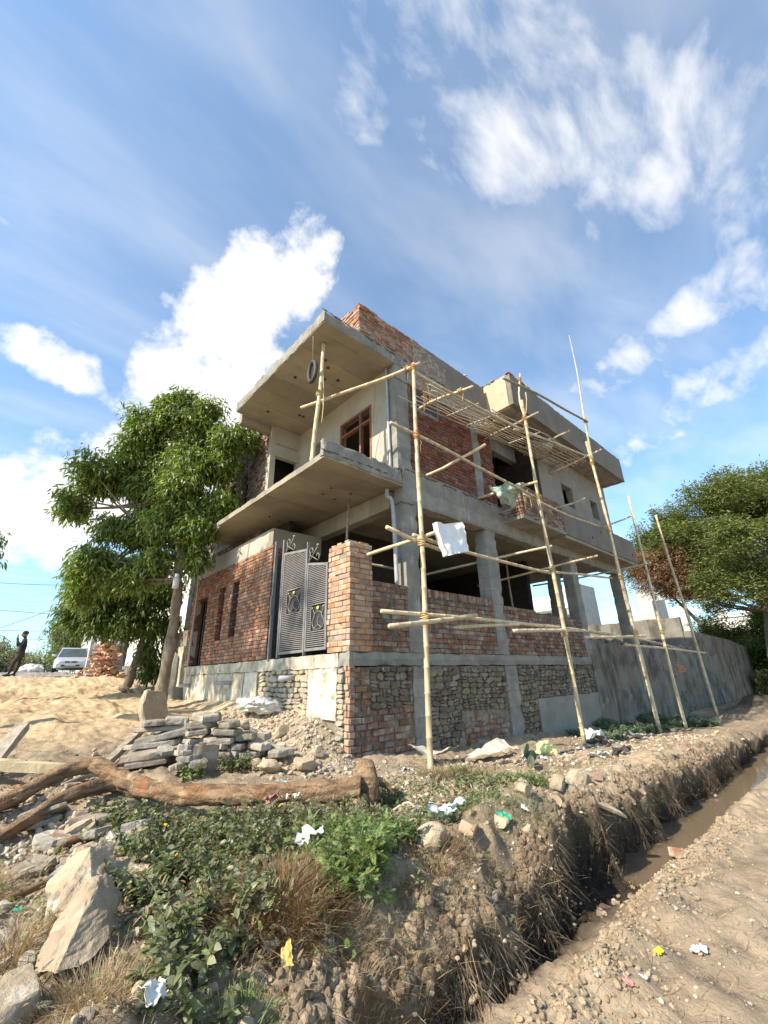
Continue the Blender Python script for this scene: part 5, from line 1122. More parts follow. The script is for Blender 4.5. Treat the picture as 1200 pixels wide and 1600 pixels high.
for k, (x, y, rd, h, n, m, lab) in enumerate(((-2.85, -3.10, .32, .19, 4200, brn_m, 'dry brown twiggy clump in front of the weeds on the bank'), (-2.72, -3.38, .2, .13, 1400, dry_m, 'dead straw tuft on the bank right of the brown clump'), (-3.30, -3.62, .13, .13, 700, fern_m, 'bright green grass tuft at the bottom edge beside the white scrap'),
        (-3.7, -3.25, .26, .12, 1300, dry_m, 'flattened straw tuft below the long boulder'), (-3.9, -2.6, .2, .16, 700, dry_m, 'dry grass at the left frame edge beside the boulders'), (-4.05, -1.5, .25, .16, 700, dry_m, 'dry grass among the broken slate'), (.15, -1.75, .36, .20, 1500, dry_m, 'yellow dry grass right of the corner pole foot'),
        (.6, -2.2, .4, .16, 1200, dry_m, 'yellow grass behind the compact herb'), (-.9, -3.0, .25, .10, 700, pale_m, 'short grass around the green scrap'), (-.6, -3.25, .2, .14, 700, pale_m, 'green yellow grass drooping over the lip of the trench'), (-1.75, -3.2, .22, .14, 900, brn_m, 'brown grass drooping over the near lip of the trench'),
        (-2.35, -3.5, .24, .10, 1300, brn_m, 'matted brown grass on the sloping near bank'), (-1.95, -3.45, .22, .09, 1100, dry_m, 'matted straw on the near bank below the tan clod'), (-1.45, -3.35, .22, .09, 1000, brn_m, 'matted dead grass on the bank below the broken brick'),
        (-2.75, -3.62, .18, .10, 900, dry_m, 'pale straw hanging at the bottom edge of the bank'), (-1.0, -3.35, .2, .08, 800, dry_m, 'thin straw above the dark trench wall'),
        (2.6, -2.3, .6, .12, 900, dry_m, 'dry grass along the bank beyond the second pole'), (-.4, -4.55, .35, .06, 350, pale_m, 'sparse green tuft on the bare soil right of the trench'), (.9, -4.5, .3, .05, 250, pale_m, 'small tuft further along the bare soil'), (-1.0, -5.0, .3, .05, 220, brn_m, 'brown tuft on the bare soil at the lower right'), (3.2, -4.5, .6, .06, 300, pale_m, 'far green tuft beside the muddy water'),
        (5.2, -2.9, 1.0, .12, 900, brn_m, 'brown grass hanging over the far bank'))):
    tuft(lab, x, y, rd, h, n, m, 120+k, group='grass tufts in the foreground')
pk = thing('cactus_pads', 'low pale green prickly pear pads beside the yellow bag', 'cactus', (2.0, -1.75, Tz(2, -1.75)))
for k, (a, b, c_, rr_) in enumerate(((1.92, -1.78, .10, .3), (2.06, -1.72, .12, -.5), (1.98, -1.7, .22, .1), (1.86, -1.82, .05, 1.2))):
    V, F = xform((ICO[2][0]*np.array([.085, .016, .10]), ICO[2][1]), (a, b, Tz(a, b)+c_), rr_, .3); put('pad', mk('pad', V, F, bluish_m, True), pk)

# --- a thin mixed undergrowth over the weed patch and the rubble
def dweed(x, y):
    yl0 = lip_y(x); d = .9*np.exp(-((x+2.6)/.8)**2-((y+2.2)/1.0)**2)+.35*np.exp(-((x+.6)/1.6)**2-((y+2.3)/.7)**2)*(n2(x, y, 1.8, 3, 61) > -.1)
    return np.where((y < yl0+.05) | (y > -.15), 0, np.clip(d, 0, 1))
for nm, mm, tm, n, sz, h_ in (('ground_cover', pale_m, LF, 3200, .045, .06), ('ground_cover', fern_m, LF, 1800, .05, .07), ('dead_leaves', brn_m, LB, 1600, .034, .02), ('dry_sprigs', dry_m, LNW, 4500, .045, .06)):
    x, y = sample(n, dweed, near=3.5); V, F = scatter(tm, np.stack([x, y, T(x, y)+rg.random(n)*h_*1.6], -1), eul(np.stack([rg.normal(0, .5, n), rg.normal(-.3, .5, n), rg.uniform(0, 6.3, n)], -1)), sz*rg.uniform(.5, 1.3, n))
    tag(put(nm, mk(nm, V, F, mm)), {'ground_cover': 'low mixed green weeds carpeting the bank', 'dead_leaves': 'brown dead leaves lying under the weeds', 'dry_sprigs': 'dry pale sprigs between the weeds'}[nm], 'undergrowth', kind='stuff')
# --- litter
def lm(n, a, b, rough=.5): return mat(n, a, b, 8, rough, .3, 20, .01)
cream = lm('cream_sheet', (.50, .44, .35), (.64, .58, .48)); ylw = lm('yellow_bag', (.68, .62, .22), (.76, .70, .36)); grn = lm('green_wrapper', (.03, .30, .17), (.08, .42, .26)); blu = lm('pale_blue_wrapper', (.45, .56, .58), (.62, .70, .70))
pnk = lm('pink_wrapper', (.50, .20, .18), (.60, .32, .28)); brt = lm('bright_yellow_scrap', (.80, .68, .03), (.85, .75, .05)); drk = lm('dark_scrap', (.04, .04, .045), (.08, .08, .08))
def litter(label, x, y, s, m, seed, asp=.7, cat='litter', amp=.35, dz=.03, name='litter_scrap', rz=None, th=.003):
    r = np.random.default_rng(seed); a = rz if rz is not None else r.uniform(0, 6.3); c, d = np.array([math.cos(a), math.sin(a)])*s/2, np.array([-math.sin(a), math.cos(a)])*s*asp/2
    q = [np.array([x, y])-c-d, np.array([x, y])+c-d, np.array([x, y])+c+d, np.array([x, y])-c+d]; zz = [Tz(*p)+dz+r.uniform(0, .25*s) for p in q]
    return cloth(name, label, cat, [tuple(p)+(z,) for p, z in zip(q, zz)], m, 14, 12, s*amp*.35, seed, th, 5/s)
litter('large cream plastic sheet spread at the foot of the wall behind the corner pole', 1.25, -.55, .9, cream, 1, .4, 'plastic sheet', .15, .03, 'plastic_sheet', rz=.1)
litter('long cream strip of sheet trailing right along the wall foot', 2.3, -.8, 1.1, cream, 2, .2, 'plastic sheet', .12, .03, 'plastic_sheet', rz=-.1)
sack('yellow_bag', 'crumpled yellow plastic bag on the bank in front of the second column', 'bag', (3.35, -1.25, Tz(3.35, -1.25)+.07), (.22, .16, .13), ylw, 5, rz=.4, amp=.3)
litter('white torn sheet heap past the second pole at the wall foot', 5.4, -1.2, .8, white_m, 3, .5, 'plastic sheet', .4, .05, 'plastic_sheet')
litter('small white plastic scrap beside the foot of the second pole', 3.3, -2.15, .30, white_m, 4); litter('dark cloth scrap on the bank near the second pole', 3.6, -2.4, .5, drk, 6, .5)
litter('pale torn plastic lying against the wall beyond the third pole', 6.8, -1.5, .5, white_m, 7, .4)
sack('white_sack', 'heap of clear and white plastic sacking on the rubble against the plinth', 'plastic sacking', (-.32, 2.25, .69), (.32, .42, .13), white_m, 8, amp=.3)
litter('white plastic scrap caught in the ferny weeds', -2.5, -2.85, .16, white_m, 9, .9, amp=.7, dz=.20); litter('long pale blue rag lying across the weeds', -1.30, -2.95, .28, blu, 10, .25, amp=.5, dz=.08, rz=-.7); litter('pale blue wrapper above the rag', -1.12, -2.82, .12, blu, 11, .8, dz=.06)
litter('bright green wrapper on the bank', -.88, -3.18, .10, grn, 12, .9, amp=.6, dz=.04); litter('crumpled pink wrapper below the log', -2.28, -1.95, .14, pnk, 13, .5, amp=.6, dz=.22); litter('white and yellow wrapper next to the pink one', -2.12, -2.0, .12, cream, 14, .7, amp=.6, dz=.22)
litter('orange yellow paper scrap on the bank at the bottom edge', -3.05, -3.52, .055, lm('ochre_paper', (.48, .33, .09), (.58, .42, .16)), 15, .8, amp=.6, dz=.06); litter('white plastic scrap at the bottom edge beside the grass tuft', -3.58, -3.52, .09, white_m, 16, .6, amp=.4, dz=.08)
litter('small teal scrap beside the second boulder', -3.84, -2.05, .06, grn, 17, .8, dz=.03); litter('small bright yellow scrap on the bare soil right of the trench', -.98, -4.22, .045, brt, 18, .8, amp=.7, dz=.012); litter('tiny pink scrap on the clods right of the trench', -1.35, -4.18, .045, pnk, 19, .8, dz=.012)
litter('tiny white scrap on the clods right of the trench', -1.25, -4.22, .04, white_m, 20, .8, dz=.012); litter('grey stone coloured paper on the bare soil', -.72, -4.35, .09, blu, 21, .8, dz=.012); litter('white scrap at the far right of the bare soil', 1.5, -4.75, .12, white_m, 22, .4, dz=.012)
litter('faded yellow scrap in the weeds at the foot of the slate stack', -1.38, .05, .08, ylw, 23, .8, dz=.06); litter('white chip on the bank lip', -.62, -3.22, .06, white_m, 24, .6, dz=.03); litter('white scrap in the hanging roots of the near bank', -2.75, -3.42, .06, white_m, 25, .9, dz=.03)
for k in range(14):
    x, y = float(rg.uniform(-1.5, 3.2)), float(rg.uniform(-2.9, -.8)); L_ = float(rg.uniform(.25, .6)); a = float(rg.uniform(0, 3.1)); p = np.array([x, y]); q = p+L_*np.array([math.cos(a), math.sin(a)])
    V, F = tube(spline([(*p, Tz(*p)+.02), (*((p+q)/2+rg.normal(0, .03, 2)), Tz(*((p+q)/2))+.05), (*q, Tz(*q)+.02)], 8), float(rg.uniform(.005, .012)), 5)
    tag(put('dry_stick', mk('dry_stick', V, F, bamboo_gr, True)), 'dry stick lying on the open rubble between bank and wall', 'stick', 'dry sticks on the rubble')

# many small faded scraps of rubbish trodden into the rubble
sm = [lm('faded_white', (.52, .50, .45), (.62, .60, .55)), lm('faded_blue', (.25, .33, .36), (.35, .42, .45)), lm('faded_red', (.34, .12, .08), (.42, .2, .15)), lm('faded_brown', (.28, .20, .13), (.36, .27, .19)), drk]
nm_ = ['whitish', 'bluish', 'reddish', 'brown', 'black']; scr = []
for k in range(70):
    x, y = float(rg.uniform(-2.2, 6.5)), float(rg.uniform(-3.15, -.5)); q = k % 5 if k % 3 else 0
    z_ = 'near the corner pole' if abs(x-.5) < 1 else 'among the weeds by the root end' if x < -.5 else 'before the second column' if x < 4 else 'towards the third pole'
    litter('small %s scrap %s, %s' % (nm_[q], 'close to the bank edge' if y < -2.4 else 'mid way to the wall' if y < -1.3 else 'by the wall foot', z_), x, y, float(rg.uniform(.05, .15)), sm[q], 300+k, .6, amp=.5, dz=.01)['group'] = 'scraps trodden into the rubble'
# ------------------------------------------------------------------ trees
tree_m = leafmat('mango_like_leaf', (.11, .18, .025), (.24, .30, .06), .38, .025, (1., 1.1, .35), .42, .45)
tree2_m = leafmat('dark_tree_leaf', (.075, .13, .025), (.13, .19, .04), .3, .02, (1., 1.1, .35), .5)
acacia_m = leafmat('acacia_leaf', (.13, .17, .04), (.21, .24, .075), .3, .02, (1., 1., .4), .7)
acbrown_m = leafmat('dead_acacia_leaf', (.26, .15, .075), (.34, .22, .12), .3, .03, (1., .8, .5), .8)
def tree(label, base, trunk, limbs, clumps, leaf_n, leaf_len, lm_, bark, seed, rt=(.16, .11), kind='tree', spray=9, droop=.9, tmpl=None, name='tree', width=.12, second=None, group=None):
    r = np.random.default_rng(seed); t = thing(name, label, kind, base, group)
    P = spline(trunk, 24); put('trunk', mk('trunk', *tube(P, np.linspace(rt[0], rt[1], 24)*(1+.08*r.normal(size=24))*np.where(np.arange(24) < 2, 1.25, 1), 12, True, seed, .02), bark, True), t)
    cc = np.array([c[:3] for c in clumps]); top = P[-1]
    for i, c in enumerate(cc):                                       # a limb into every clump
        s = P[int(r.integers(15, 24))]; mid = (s+c)/2+np.array([0, 0, -.12*np.linalg.norm(c-s)])*.6+r.normal(0, .08, 3)
        V, F = tube(spline([s, mid, c], 9), np.linspace(rt[1]*.45, .018, 9), 6); put('limb', mk('limb', V, F, bark, True), t)
    V_, w = [], np.array([c[3]**2 for c in clumps]); w = w/w.sum(); pos, dr, ln, which = [], [], [], []
    for ci, c in enumerate(clumps):
        n = int(leaf_n*w[ci]); d = r.normal(size=(n, 3)); d /= np.linalg.norm(d, axis=1)[:, None]; rad = c[3]*r.random(n)**.38
        lump = 1+.5*fbm3(d*2.4+ci*7, 3, seed+ci); p = np.array(c[:3])+d*(rad*lump)[:, None]*np.array([1, 1, .88]); pos.append(p); dr.append(d)
    pos = np.concatenate(pos); dr = np.concatenate(dr); n = len(pos)
    # each position is a twig end with a spray of leaves that hang outwards
    m = spray; a = r.uniform(0, 2*np.pi, (n, m)); out = np.arctan2(dr[:, 1], dr[:, 0])[:, None]
    az = np.where(r.random((n, m)) < .6, out+r.normal(0, .9, (n, m)), a); pit = r.normal(droop*.75, .42, (n, m)); rol = r.normal(0, .6, (n, m))
    L = leaf_len*r.uniform(.6, 1.25, (n, m)); off = r.normal(0, leaf_len*.55, (n, m, 3))
    V, F = scatter(tmpl or leaf_narrow(width, .35), (pos[:, None]+off).reshape(-1, 3), eul(np.stack([rol, pit, az], -1).reshape(-1, 3)), L.reshape(-1))
    stuff(put('crown', mk('crown', V, F, lm_), t)); return t
def vplane(P0):
    pass
near_cl0 = [(-1.35,6.05,8.55,.85),(-.75,5.6,8.35,.80),(-1.9,6.5,8.1,.85),(-.35,5.05,7.55,.75),(-1.1,5.6,7.5,1.0),(-2.1,6.6,7.2,1.0),(-2.95,7.3,6.55,.85),(-3.3,7.7,5.7,.60),(-2.3,6.7,6.1,1.0),(-1.2,5.3,6.3,1.05),(-.55,5.2,6.5,.7),
           (-1.8,6.2,5.1,1.0),(-2.8,7.2,4.9,.85),(-1.1,5.5,5.0,.85),(-.75,5.35,4.6,.6),(-3.2,7.7,4.2,.6),(-2.5,7.0,3.9,.75),(-1.8,6.3,3.9,.75),(-3.35,7.9,3.3,.5),(-.5,5.3,5.6,.65),(-1.5,6.9,6.4,1.1),(-.95,5.35,3.95,.45)]
near_cl = []
_r = np.random.default_rng(4)
for (a, b, c, d) in near_cl0:
    if b > 7.0 and c < 5: a += .55; b -= .3; d *= .8
    for q in range(3):                                               # small tufts with air between them
        o_ = _r.normal(size=3); o_ *= d*.52/np.linalg.norm(o_); near_cl.append((a+o_[0], b+o_[1], c+o_[2]*.8, d*.50*_r.uniform(.8, 1.15)))
tree('young broad crowned green tree with pale trunk and a white lamp beside the house', (-1.03, 5.72, .5), [(-1.05,5.7,.3),(-1.02,5.72,1.0),(-.98,5.72,2.0),(-1.0,5.75,3.2),(-1.1,5.8,4.6),(-1.2,5.9,6.2)], None, near_cl, 8200, .19, tree_m, bark_m, 5, (.15, .085), spray=8)
far_cl = [(-1.35,10.2,4.2,1.0),(-1.9,10.6,3.8,.8),(-.5,10,4.0,.9),(-2.3,10.8,3.2,.6),(-1.1,10.1,2.9,.6),(-.3,9.9,2.8,.6),(-.25,10.2,2.0,.35),(-.1,10.4,1.5,.35),(-1.9,10.4,3.0,.6)]
tree('smaller leaning tree with low leafy branches behind the young tree', (-.8, 10, .85), [(-.85,10,.7),(-.7,10,1.5),(-.55,10.05,2.6),(-.7,10.1,3.8)], None, far_cl, 2400, .2, tree2_m, bark_dk, 6, (.12, .08), spray=8)
lamp = thing('tree_lamp', 'small white outdoor lamp fixed to the trunk of the young tree', 'lamp', (-1.1, 5.55, 3.4))
put('lamp_body', mk('lamp_body', *tube([(-1.12,5.55,3.62),(-1.12,5.55,3.52)], [.05,.06], 12), white_m, True), lamp); put('lamp_shade', mk('lamp_shade', *tube([(-1.12,5.55,3.50),(-1.12,5.55,3.40),(-1.12,5.55,3.26)], [.085,.075,.08], 12), white_m, True), lamp)
put('bracket', mk('bracket', *tube([(-1.12,5.55,3.56),(-1.0,5.72,3.60)], .014, 6), bark_m, True), lamp)
# thorn tree to the right: umbrella crown of fine leaves
ac = []
rr = np.random.default_rng(11)
for i in range(46):
    a = rr.uniform(0, 2*np.pi); q = 6.2*math.sqrt(rr.random()); h = 10.9-4.0*(q/6.2)**2.3+rr.uniform(-.6, .5); ac.append((27.8+q*math.cos(a), -2.6+q*math.sin(a), h, rr.uniform(1.1, 1.6)))
for i in range(22):
    a = rr.uniform(0, 2*np.pi); q = 4.6*math.sqrt(rr.random()); ac.append((27.6+q*math.cos(a), -2.6+q*math.sin(a), rr.uniform(4.8, 8.4), rr.uniform(.8, 1.3)))
fine = leaf_narrow(.16, .1)
ttree = tree('large umbrella shaped thorn tree with fine green leaves beyond the boundary wall', (27.2, -2.0, .2), [(27.2,-2.0,-.6),(26.9,-1.9,1.2),(27.1,-2.1,2.8),(27.6,-2.4,4.6),(28,-2.6,6.4)], None, ac, 30000, .18, acacia_m, bark_dk, 8, (.34, .2), spray=10, droop=-.05, tmpl=fine)
tree('rusty brown dead growth hanging at the left side of the thorn tree', (24.5, 1.8, .5), [(25.6,.6,3.4),(25.0,1.2,4.6),(24.6,1.8,5.6)], None, [(24.3,1.7,6.9,1.25),(23.6,2.0,6.1,1.05),(24.6,1.2,5.7,1.1),(24.9,.8,7.6,1.0),(23.4,2.3,7.0,.7),(25.3,.5,6.2,1.0),(25.0,.4,5.1,.6)], 3400, .13, acbrown_m, bark_dk, 9, (.10, .06), spray=10, droop=.1, tmpl=fine, name='dead_tree')
for k, (x, y, z, rad, lab) in enumerate(((33, -.9, .6, 2.0, 'dense dark thorn bush at the end of the boundary wall'), (30.5, -1.0, -.3, .8, 'yellow green bush low at the wall end'), (34, -2.4, 1.2, 2.2, 'dark scrub at the right edge below the thorn tree'), (36, .6, 2.0, 2.2, 'bush leaning over the far end of the wall'), (35, -2.2, 3.6, 2.0, 'tall dark scrub filling the gap under the thorn tree crown'))):
    cl = [(x+rr.normal(0, rad*.4), y+rr.normal(0, rad*.4), z+rad*rr.uniform(.1, .9), rad*.55) for _ in range(7)]
    tree(lab, (x, y, -.4), [(x, y, -.6), (x, y, z), (x, y, z+.3)], None, cl, 2600, .20, acacia_m if k in (1, 3) else tree2_m, bark_dk, 30+k, (.06, .04), 'bush', 9, .1, fine, 'thorn_bush')
tree('leafy twig reaching into the frame at the right edge before the thorn tree', (13.2, -5.2, -.4), [(14.2,-6.0,-.5),(13.9,-5.8,1.6),(13.2,-5.2,2.7)], None, [(12.3,-4.45,2.95,.25),(12.6,-4.7,2.75,.25),(12.9,-4.9,2.9,.25)], 90, .12, acacia_m, bark_dk, 41, (.05, .02), 'sapling', 8, .1, fine, 'sapling')
tree('sprig of leaves at the very left edge of the frame', (-6.0, 9, .8), [(-6.6,9.0,.8),(-6.5,9,3.5),(-6.2,9.2,4.6)], None, [(-4.78,9.0,4.35,.28),(-5.0,9.1,4.7,.35),(-5.3,9.2,4.2,.4),(-5.9,9.2,4.9,.6)], 260, .2, tree_m, bark_m, 42, (.09, .05), 'tree', 8)
bk = []
for i in range(10): bk.append((2.0+rr.uniform(-2.4, 1.6), 36+rr.uniform(-2, 2), 2.3+rr.uniform(0, 3.6), rr.uniform(.9, 1.5)))
tree('bright green tree behind the parked car', (1.8, 36, 1.7), [(1.8,36,1.5),(1.8,36,3),(1.9,36,4.5)], None, bk, 2600, .26, acacia_m, bark_dk, 43, (.2, .12), spray=8)
tree('grey green roadside trees in the distance behind the standing person', (-4, 70, 2), [(-4,70,1.8),(-4,70,4)], None, [(-6,70,4.2,2.4),(-3,71,4.6,2.6),(-.5,70,3.8,2.2),(1.5,68,3.4,1.8)], 1700, .5, pale_m, bark_dk, 44, (.3, .2), spray=7)
tree('tall dark hanging green creeper tree right of the parked car', (1.6, 22, 1.5), [(1.7,22,1.4),(1.5,22,3.5),(1.3,22,5)], None, [(1.0,22,5.4,.9),(.7,22.2,4.4,.8),(1.6,22,4.6,.8),(.5,22.4,3.7,.55),(1.4,22,6.2,.9)], 1600, .26, tree2_m, bark_dk, 45, (.12, .08), spray=8)

# ------------------------------------------------------------------ brick heap, garden wall, neighbours
bp = thing('broken_brick_heap', 'tall loose heap of orange broken bricks at the roadside beside the parked car', 'brick heap', (-.6, 15.2, 1.3))
r = random.Random(5); bmo = bmeshes(mat('heap_brick', (.42, .22, .12), (.55, .34, .21), 9, .93, .4, 60, .01, island=.3, hue=.02))
for i in range(260):
    z = r.random()**1.5*1.35; q = (1-z/1.5)*.95+.12; x = -.62+r.gauss(0, .36)*q; y = 15.0+r.gauss(0, .35)*q-.35*(1-z/1.35)
    put('brick', bmo[i % 7], bp, (x, y, Tz(x, y)+z+.02), (r.gauss(0, .3), r.gauss(0, .3), r.uniform(-.6, .6)), (r.uniform(.12, .26), r.uniform(.09, .13), r.uniform(.05, .08)))
r2 = random.Random(9)
for i in range(24):
    x, y = -.75+r2.gauss(0, .30), 9.1+r2.gauss(0, .25); s = r2.uniform(.08, .14)
    slab('small_slab', 'flat stone in the low heap at the foot of the leaning tree', (x, y, Tz(x, y)+r2.uniform(.02, .12)), s*2, s*1.5, s*.5, r2.uniform(0, 3), 900+i, m=rock_m, tilt=(r2.gauss(0, .2), r2.gauss(0, .2)), group='flat stones at the tree foot', sub=2)
wp = thing('white_gate_post', 'whitewashed rounded post standing behind the young tree trunk', 'post', (-.2, 8.6, .7))
V, F = tube([(.0,8.7,.6),(.0,8.7,1.5),(.0,8.7,1.85),(.0,8.7,1.95)], [.2,.2,.17,.06], 14); put('shaft', mk('shaft', V, F, white_m, True), wp)
nb = thing('cement_washing_block', 'old stained cement wall block between the tree trunk and the brick room', 'wall', (.35, 8.6, .8))
put('wall_body', mk('wall_body', *gridbox((.28, 7.9, .2), (.62, 10.5, 2.6), .1, .02, 4, 3), old_pl), nb); put('pier', mk('pier', *gridbox((.16, 8.3, .2), (.32, 8.75, 2.1), .08, .012, 6, 4), white_pl), nb)
put('ledge', mk('ledge', *gridbox((-.25, 7.42, .6), (.3, 8.2, .98), .08, .015, 6, 5), plaster_m), nb)
def building(name, label, parts, wins, m, loc, trim=None):
    t = thing(name, label, 'building', loc)
    for n_, b0, b1, mm in parts: put(n_, mk(n_, *gridbox(b0, b1, .8, .004, 1, 3), mm or m), t)
    for (b0, b1) in wins: w = put('window', mk('window', *box(b0, b1), dark_m), t)
    return t
cream_pl = mat('cream_render', (.62, .58, .50), (.70, .66, .58), 1, .9, .1, 30, .01, stains=[((.50, .46, .39), 1.5, .5, .7, .5)])
wht_pl = mat('white_render', (.70, .69, .66), (.80, .79, .76), 1, .9, .1, 30, .01, stains=[((.55, .54, .51), 1.3, .55, .7, .5)])
gry_pl = mat('grey_render', (.36, .35, .33), (.44, .43, .41), 1, .9, .1, 30, .01)
building('neighbour_house', 'pale rendered neighbouring house partly hidden behind the young tree', [('wall', (1.2, 11.8, .6), (7, 20, 6.4), cream_pl), ('sunshade', (.75, 12.2, 3.35), (1.2, 17, 3.5), conc_m), ('plinth', (1.1, 11.7, .4), (1.2, 20, 1.9), old_pl)],
         [((1.17, 13, 1.9), (1.2, 14.1, 3.1)), ((1.17, 15.6, 1.9), (1.2, 16.6, 3.1))], cream_pl, (1.2, 12, .6))
building('roadside_house', 'grey concrete house front with a jutting canopy behind the brick heap', [('wall', (.55, 22.5, 1.3), (5, 30, 6.2), gry_pl), ('column', (-.15, 21.9, 1.3), (.1, 22.2, 4.6), gry_pl), ('canopy', (-.35, 21.7, 4.4), (.55, 29, 4.65), cream_pl), ('canopy', (.1, 20.6, 3.0), (1.3, 22.4, 3.15), cream_pl), ('sign_board', (-.0, 21.85, 2.8), (.5, 21.9, 3.5), white_m)],
         [((.52, 24, 2), (.55, 25, 3.4))], gry_pl, (.5, 22.5, 1.3))
building('white_flats', 'white modern house seen between the last columns of the ground floor', [('wall', (43, 17, 0), (50, 30, 9.3), wht_pl), ('stair_tower', (44.5, 15.1, 0), (49, 17, 10.5), gry_pl), ('balcony', (42.2, 15.6, 4.9), (43.2, 20, 6.3), wht_pl), ('balcony', (42.2, 15.6, 7.6), (43.0, 22, 8.4), cream_pl), ('parapet', (43, 22, 9.3), (43.2, 30, 10.2), wht_pl)],
         [((42.96, 18, 2.2), (43, 20.5, 4.4)), ((42.96, 23, 5.5), (43, 25, 7)), ((42.96, 23, 2), (43, 25, 4)), ((42.96, 27, 5.5), (43, 28.4, 7)), ((42.96, 18, 6.5), (43, 19.6, 7.4))], wht_pl, (45, 20, 0))
building('grey_frame_house', 'grey house frame with an open window gap right of the last column', [('wall', (50, 9.6, 0), (55, 11.0, 9.6), gry_pl), ('wall', (50.0, 7.0, 0), (50.4, 9.6, 5.4), gry_pl), ('beam', (50.0, 7.0, 8.2), (50.4, 9.6, 9.2), gry_pl), ('column', (50.0, 6.5, 0), (50.4, 7.0, 8.9), gry_pl)], [], gry_pl, (52, 9, 0))
building('low_cream_house', 'low cream house showing over the boundary wall left of the thorn tree', [('wall', (60, 2.2, 0), (64, 6, 6.6), cream_pl), ('parapet', (59.8, 2.0, 6.6), (64.2, 6.2, 7.1), wht_pl)], [((59.96, 3, 3.6), (60, 4, 5))], cream_pl, (61, 4, 0))
building('white_villa', 'bright white houses glimpsed behind the thorn tree above the wall', [('wall', (60, -8, 0), (68, .6, 4.6), wht_pl), ('upper_storey', (61, -5, 4.6), (67, -1, 6.0), wht_pl)], [((59.96, -3, 3), (60, -1.5, 4.6)), ((59.96, -6.5, 3), (60, -5, 4.6))], wht_pl, (62, -4, 0))
wt_ = thing('rooftop_water_tank', 'small white water tank far away above the boundary wall', 'water tank', (90, 10, 9)); V, F = tube([(90,10.6,9.0),(90,10.6,10.6),(90,10.6,10.9)], [.75,.75,.3], 14); put('tank', mk('tank', V, F, white_m, True), wt_); put('tank_stand', mk('tank_stand', *gridbox((88, 8, -.5), (92, 13, 9.0), 1, 0), cream_pl), wt_)
building('distant_white_house', 'tiny distant white houses on the horizon behind the standing person', [('wall', (-14, 95, 1), (-8, 102, 5.6), wht_pl), ('wall', (-2, 100, 1), (3, 105, 4.6), cream_pl)], [((-12, 94.96, 2.5), (-11, 95, 4))], wht_pl, (-11, 95, 1.8))
sack('white_tarpaulin', 'white tarpaulin heap beside the front wheel of the parked car', 'tarpaulin', (-1.9, 28.5, 1.95), (.6, .4, .35), white_m, 12, amp=.3)

# poles and wires
up = thing('utility_pole', 'thin dark lattice pole at the left edge of the frame behind the person', 'utility pole', (-5.2, 24, 1.6))
V, F = join([tube([(-5.15+s*.06, 24, 1.5), (-5.0+s*.035, 24, 4.6)], .018, 5) for s in (-1, 1)]+[tube([(-5.15-.06+.15*k/12, 24, 1.5+.25*k), (-5.15+.06+.15*k/12, 24, 1.62+.25*k)], .010, 4) for k in range(12)])
put('pole', mk('pole', V, F, dark_m), up)
wire_m = mat('wire', (.07, .07, .075), (.10, .10, .11), 5, .6, 0, 10)
for k, (a, b, sag, lab) in enumerate((((-12, 24, 5.6), (3, 26, 5.2), .5, 'sagging cable across the left sky, upper'), ((-12, 26, 6.9), (3, 27, 7.6), .7, 'sagging cable across the left sky, highest'), ((-12, 30, 4.4), (4, 30, 4.6), .2, 'level cable just above the person'), ((-12, 30, 3.9), (4, 30, 4.1), .2, 'lowest level cable behind the person'), ((-6.5, 22, 2.3), (1.2, 22, 6.8), .15, 'cable rising to the right behind the person'))):
    a, b = np.array(a), np.array(b); t_ = np.linspace(0, 1, 20)[:, None]; P = a+(b-a)*t_-np.array([0, 0, 1])*sag*4*t_*(1-t_)
    tag(put('overhead_cable', mk('overhead_cable', *tube(P, .012, 4), wire_m)), lab, 'cable')

# ------------------------------------------------------------------ parked car (front towards the camera, +x of the car = forwards)
cz = Tz(-.35, 25.5)
car = thing('parked_car', 'silver grey small saloon car parked facing the camera beside the brick heap', 'car', (-.30, 25.6, cz), rot=(0, 0, math.radians(-99)))
paint = mat('silver_paint', (.46, .48, .52), (.50, .52, .56), 3, .32, 0, 10, spec=.6, metallic=.35); glass = mat('car_glass', (.05, .07, .08), (.08, .10, .11), 3, .12, 0, 10, spec=.8)
chrome = mat('chrome', (.5, .5, .5), (.6, .6, .6), 3, .2, 0, 10, metallic=.8); hl_m = mat('headlight_lens', (.62, .66, .70), (.75, .78, .8), 10, .15, 0, 10, spec=.8); tyre_m = mat('tyre', (.02, .02, .02), (.035, .035, .035), 10, .9, 0, 10)
def loft(secs, n=None):
    """secs: list of closed rings (lists of points)"""
    m = len(secs[0]); V = [p for s in secs for p in s]; F = [[i*m+j, i*m+(j+1) % m, (i+1)*m+(j+1) % m, (i+1)*m+j] for i in range(len(secs)-1) for j in range(m)]
    return np.array(V, float), F+[list(range(m))[::-1], list(range((len(secs)-1)*m, len(secs)*m))]
def ring(x, w, zb, zt, c=.12): return [(x, -w*.92, zb), (x, -w, zb+c), (x, -w, zt-c*1.2), (x, -w*.86, zt), (x, w*.86, zt), (x, w, zt-c*1.2), (x, w, zb+c), (x, w*.92, zb)]
cput = lambda n_, VF, m, par=None, smooth=False: put(n_, mk(n_, VF[0], VF[1], m, smooth), par or car, (0, 0, 0), local=True)
body = cput('body', loft([ring(-1.95, .62, .42, .82), ring(-1.88, .74, .34, .93), ring(-1.3, .79, .24, .95), ring(-.6, .80, .22, .94), ring(.6, .80, .22, .92), ring(.95, .79, .23, .88), ring(1.55, .77, .26, .78), ring(1.82, .72, .30, .70), ring(1.93, .60, .34, .60)]), paint)
cab = lambda x, w, zb, zt: [(x, -w, zb), (x, -w*.82, zt), (x, w*.82, zt), (x, w, zb)]
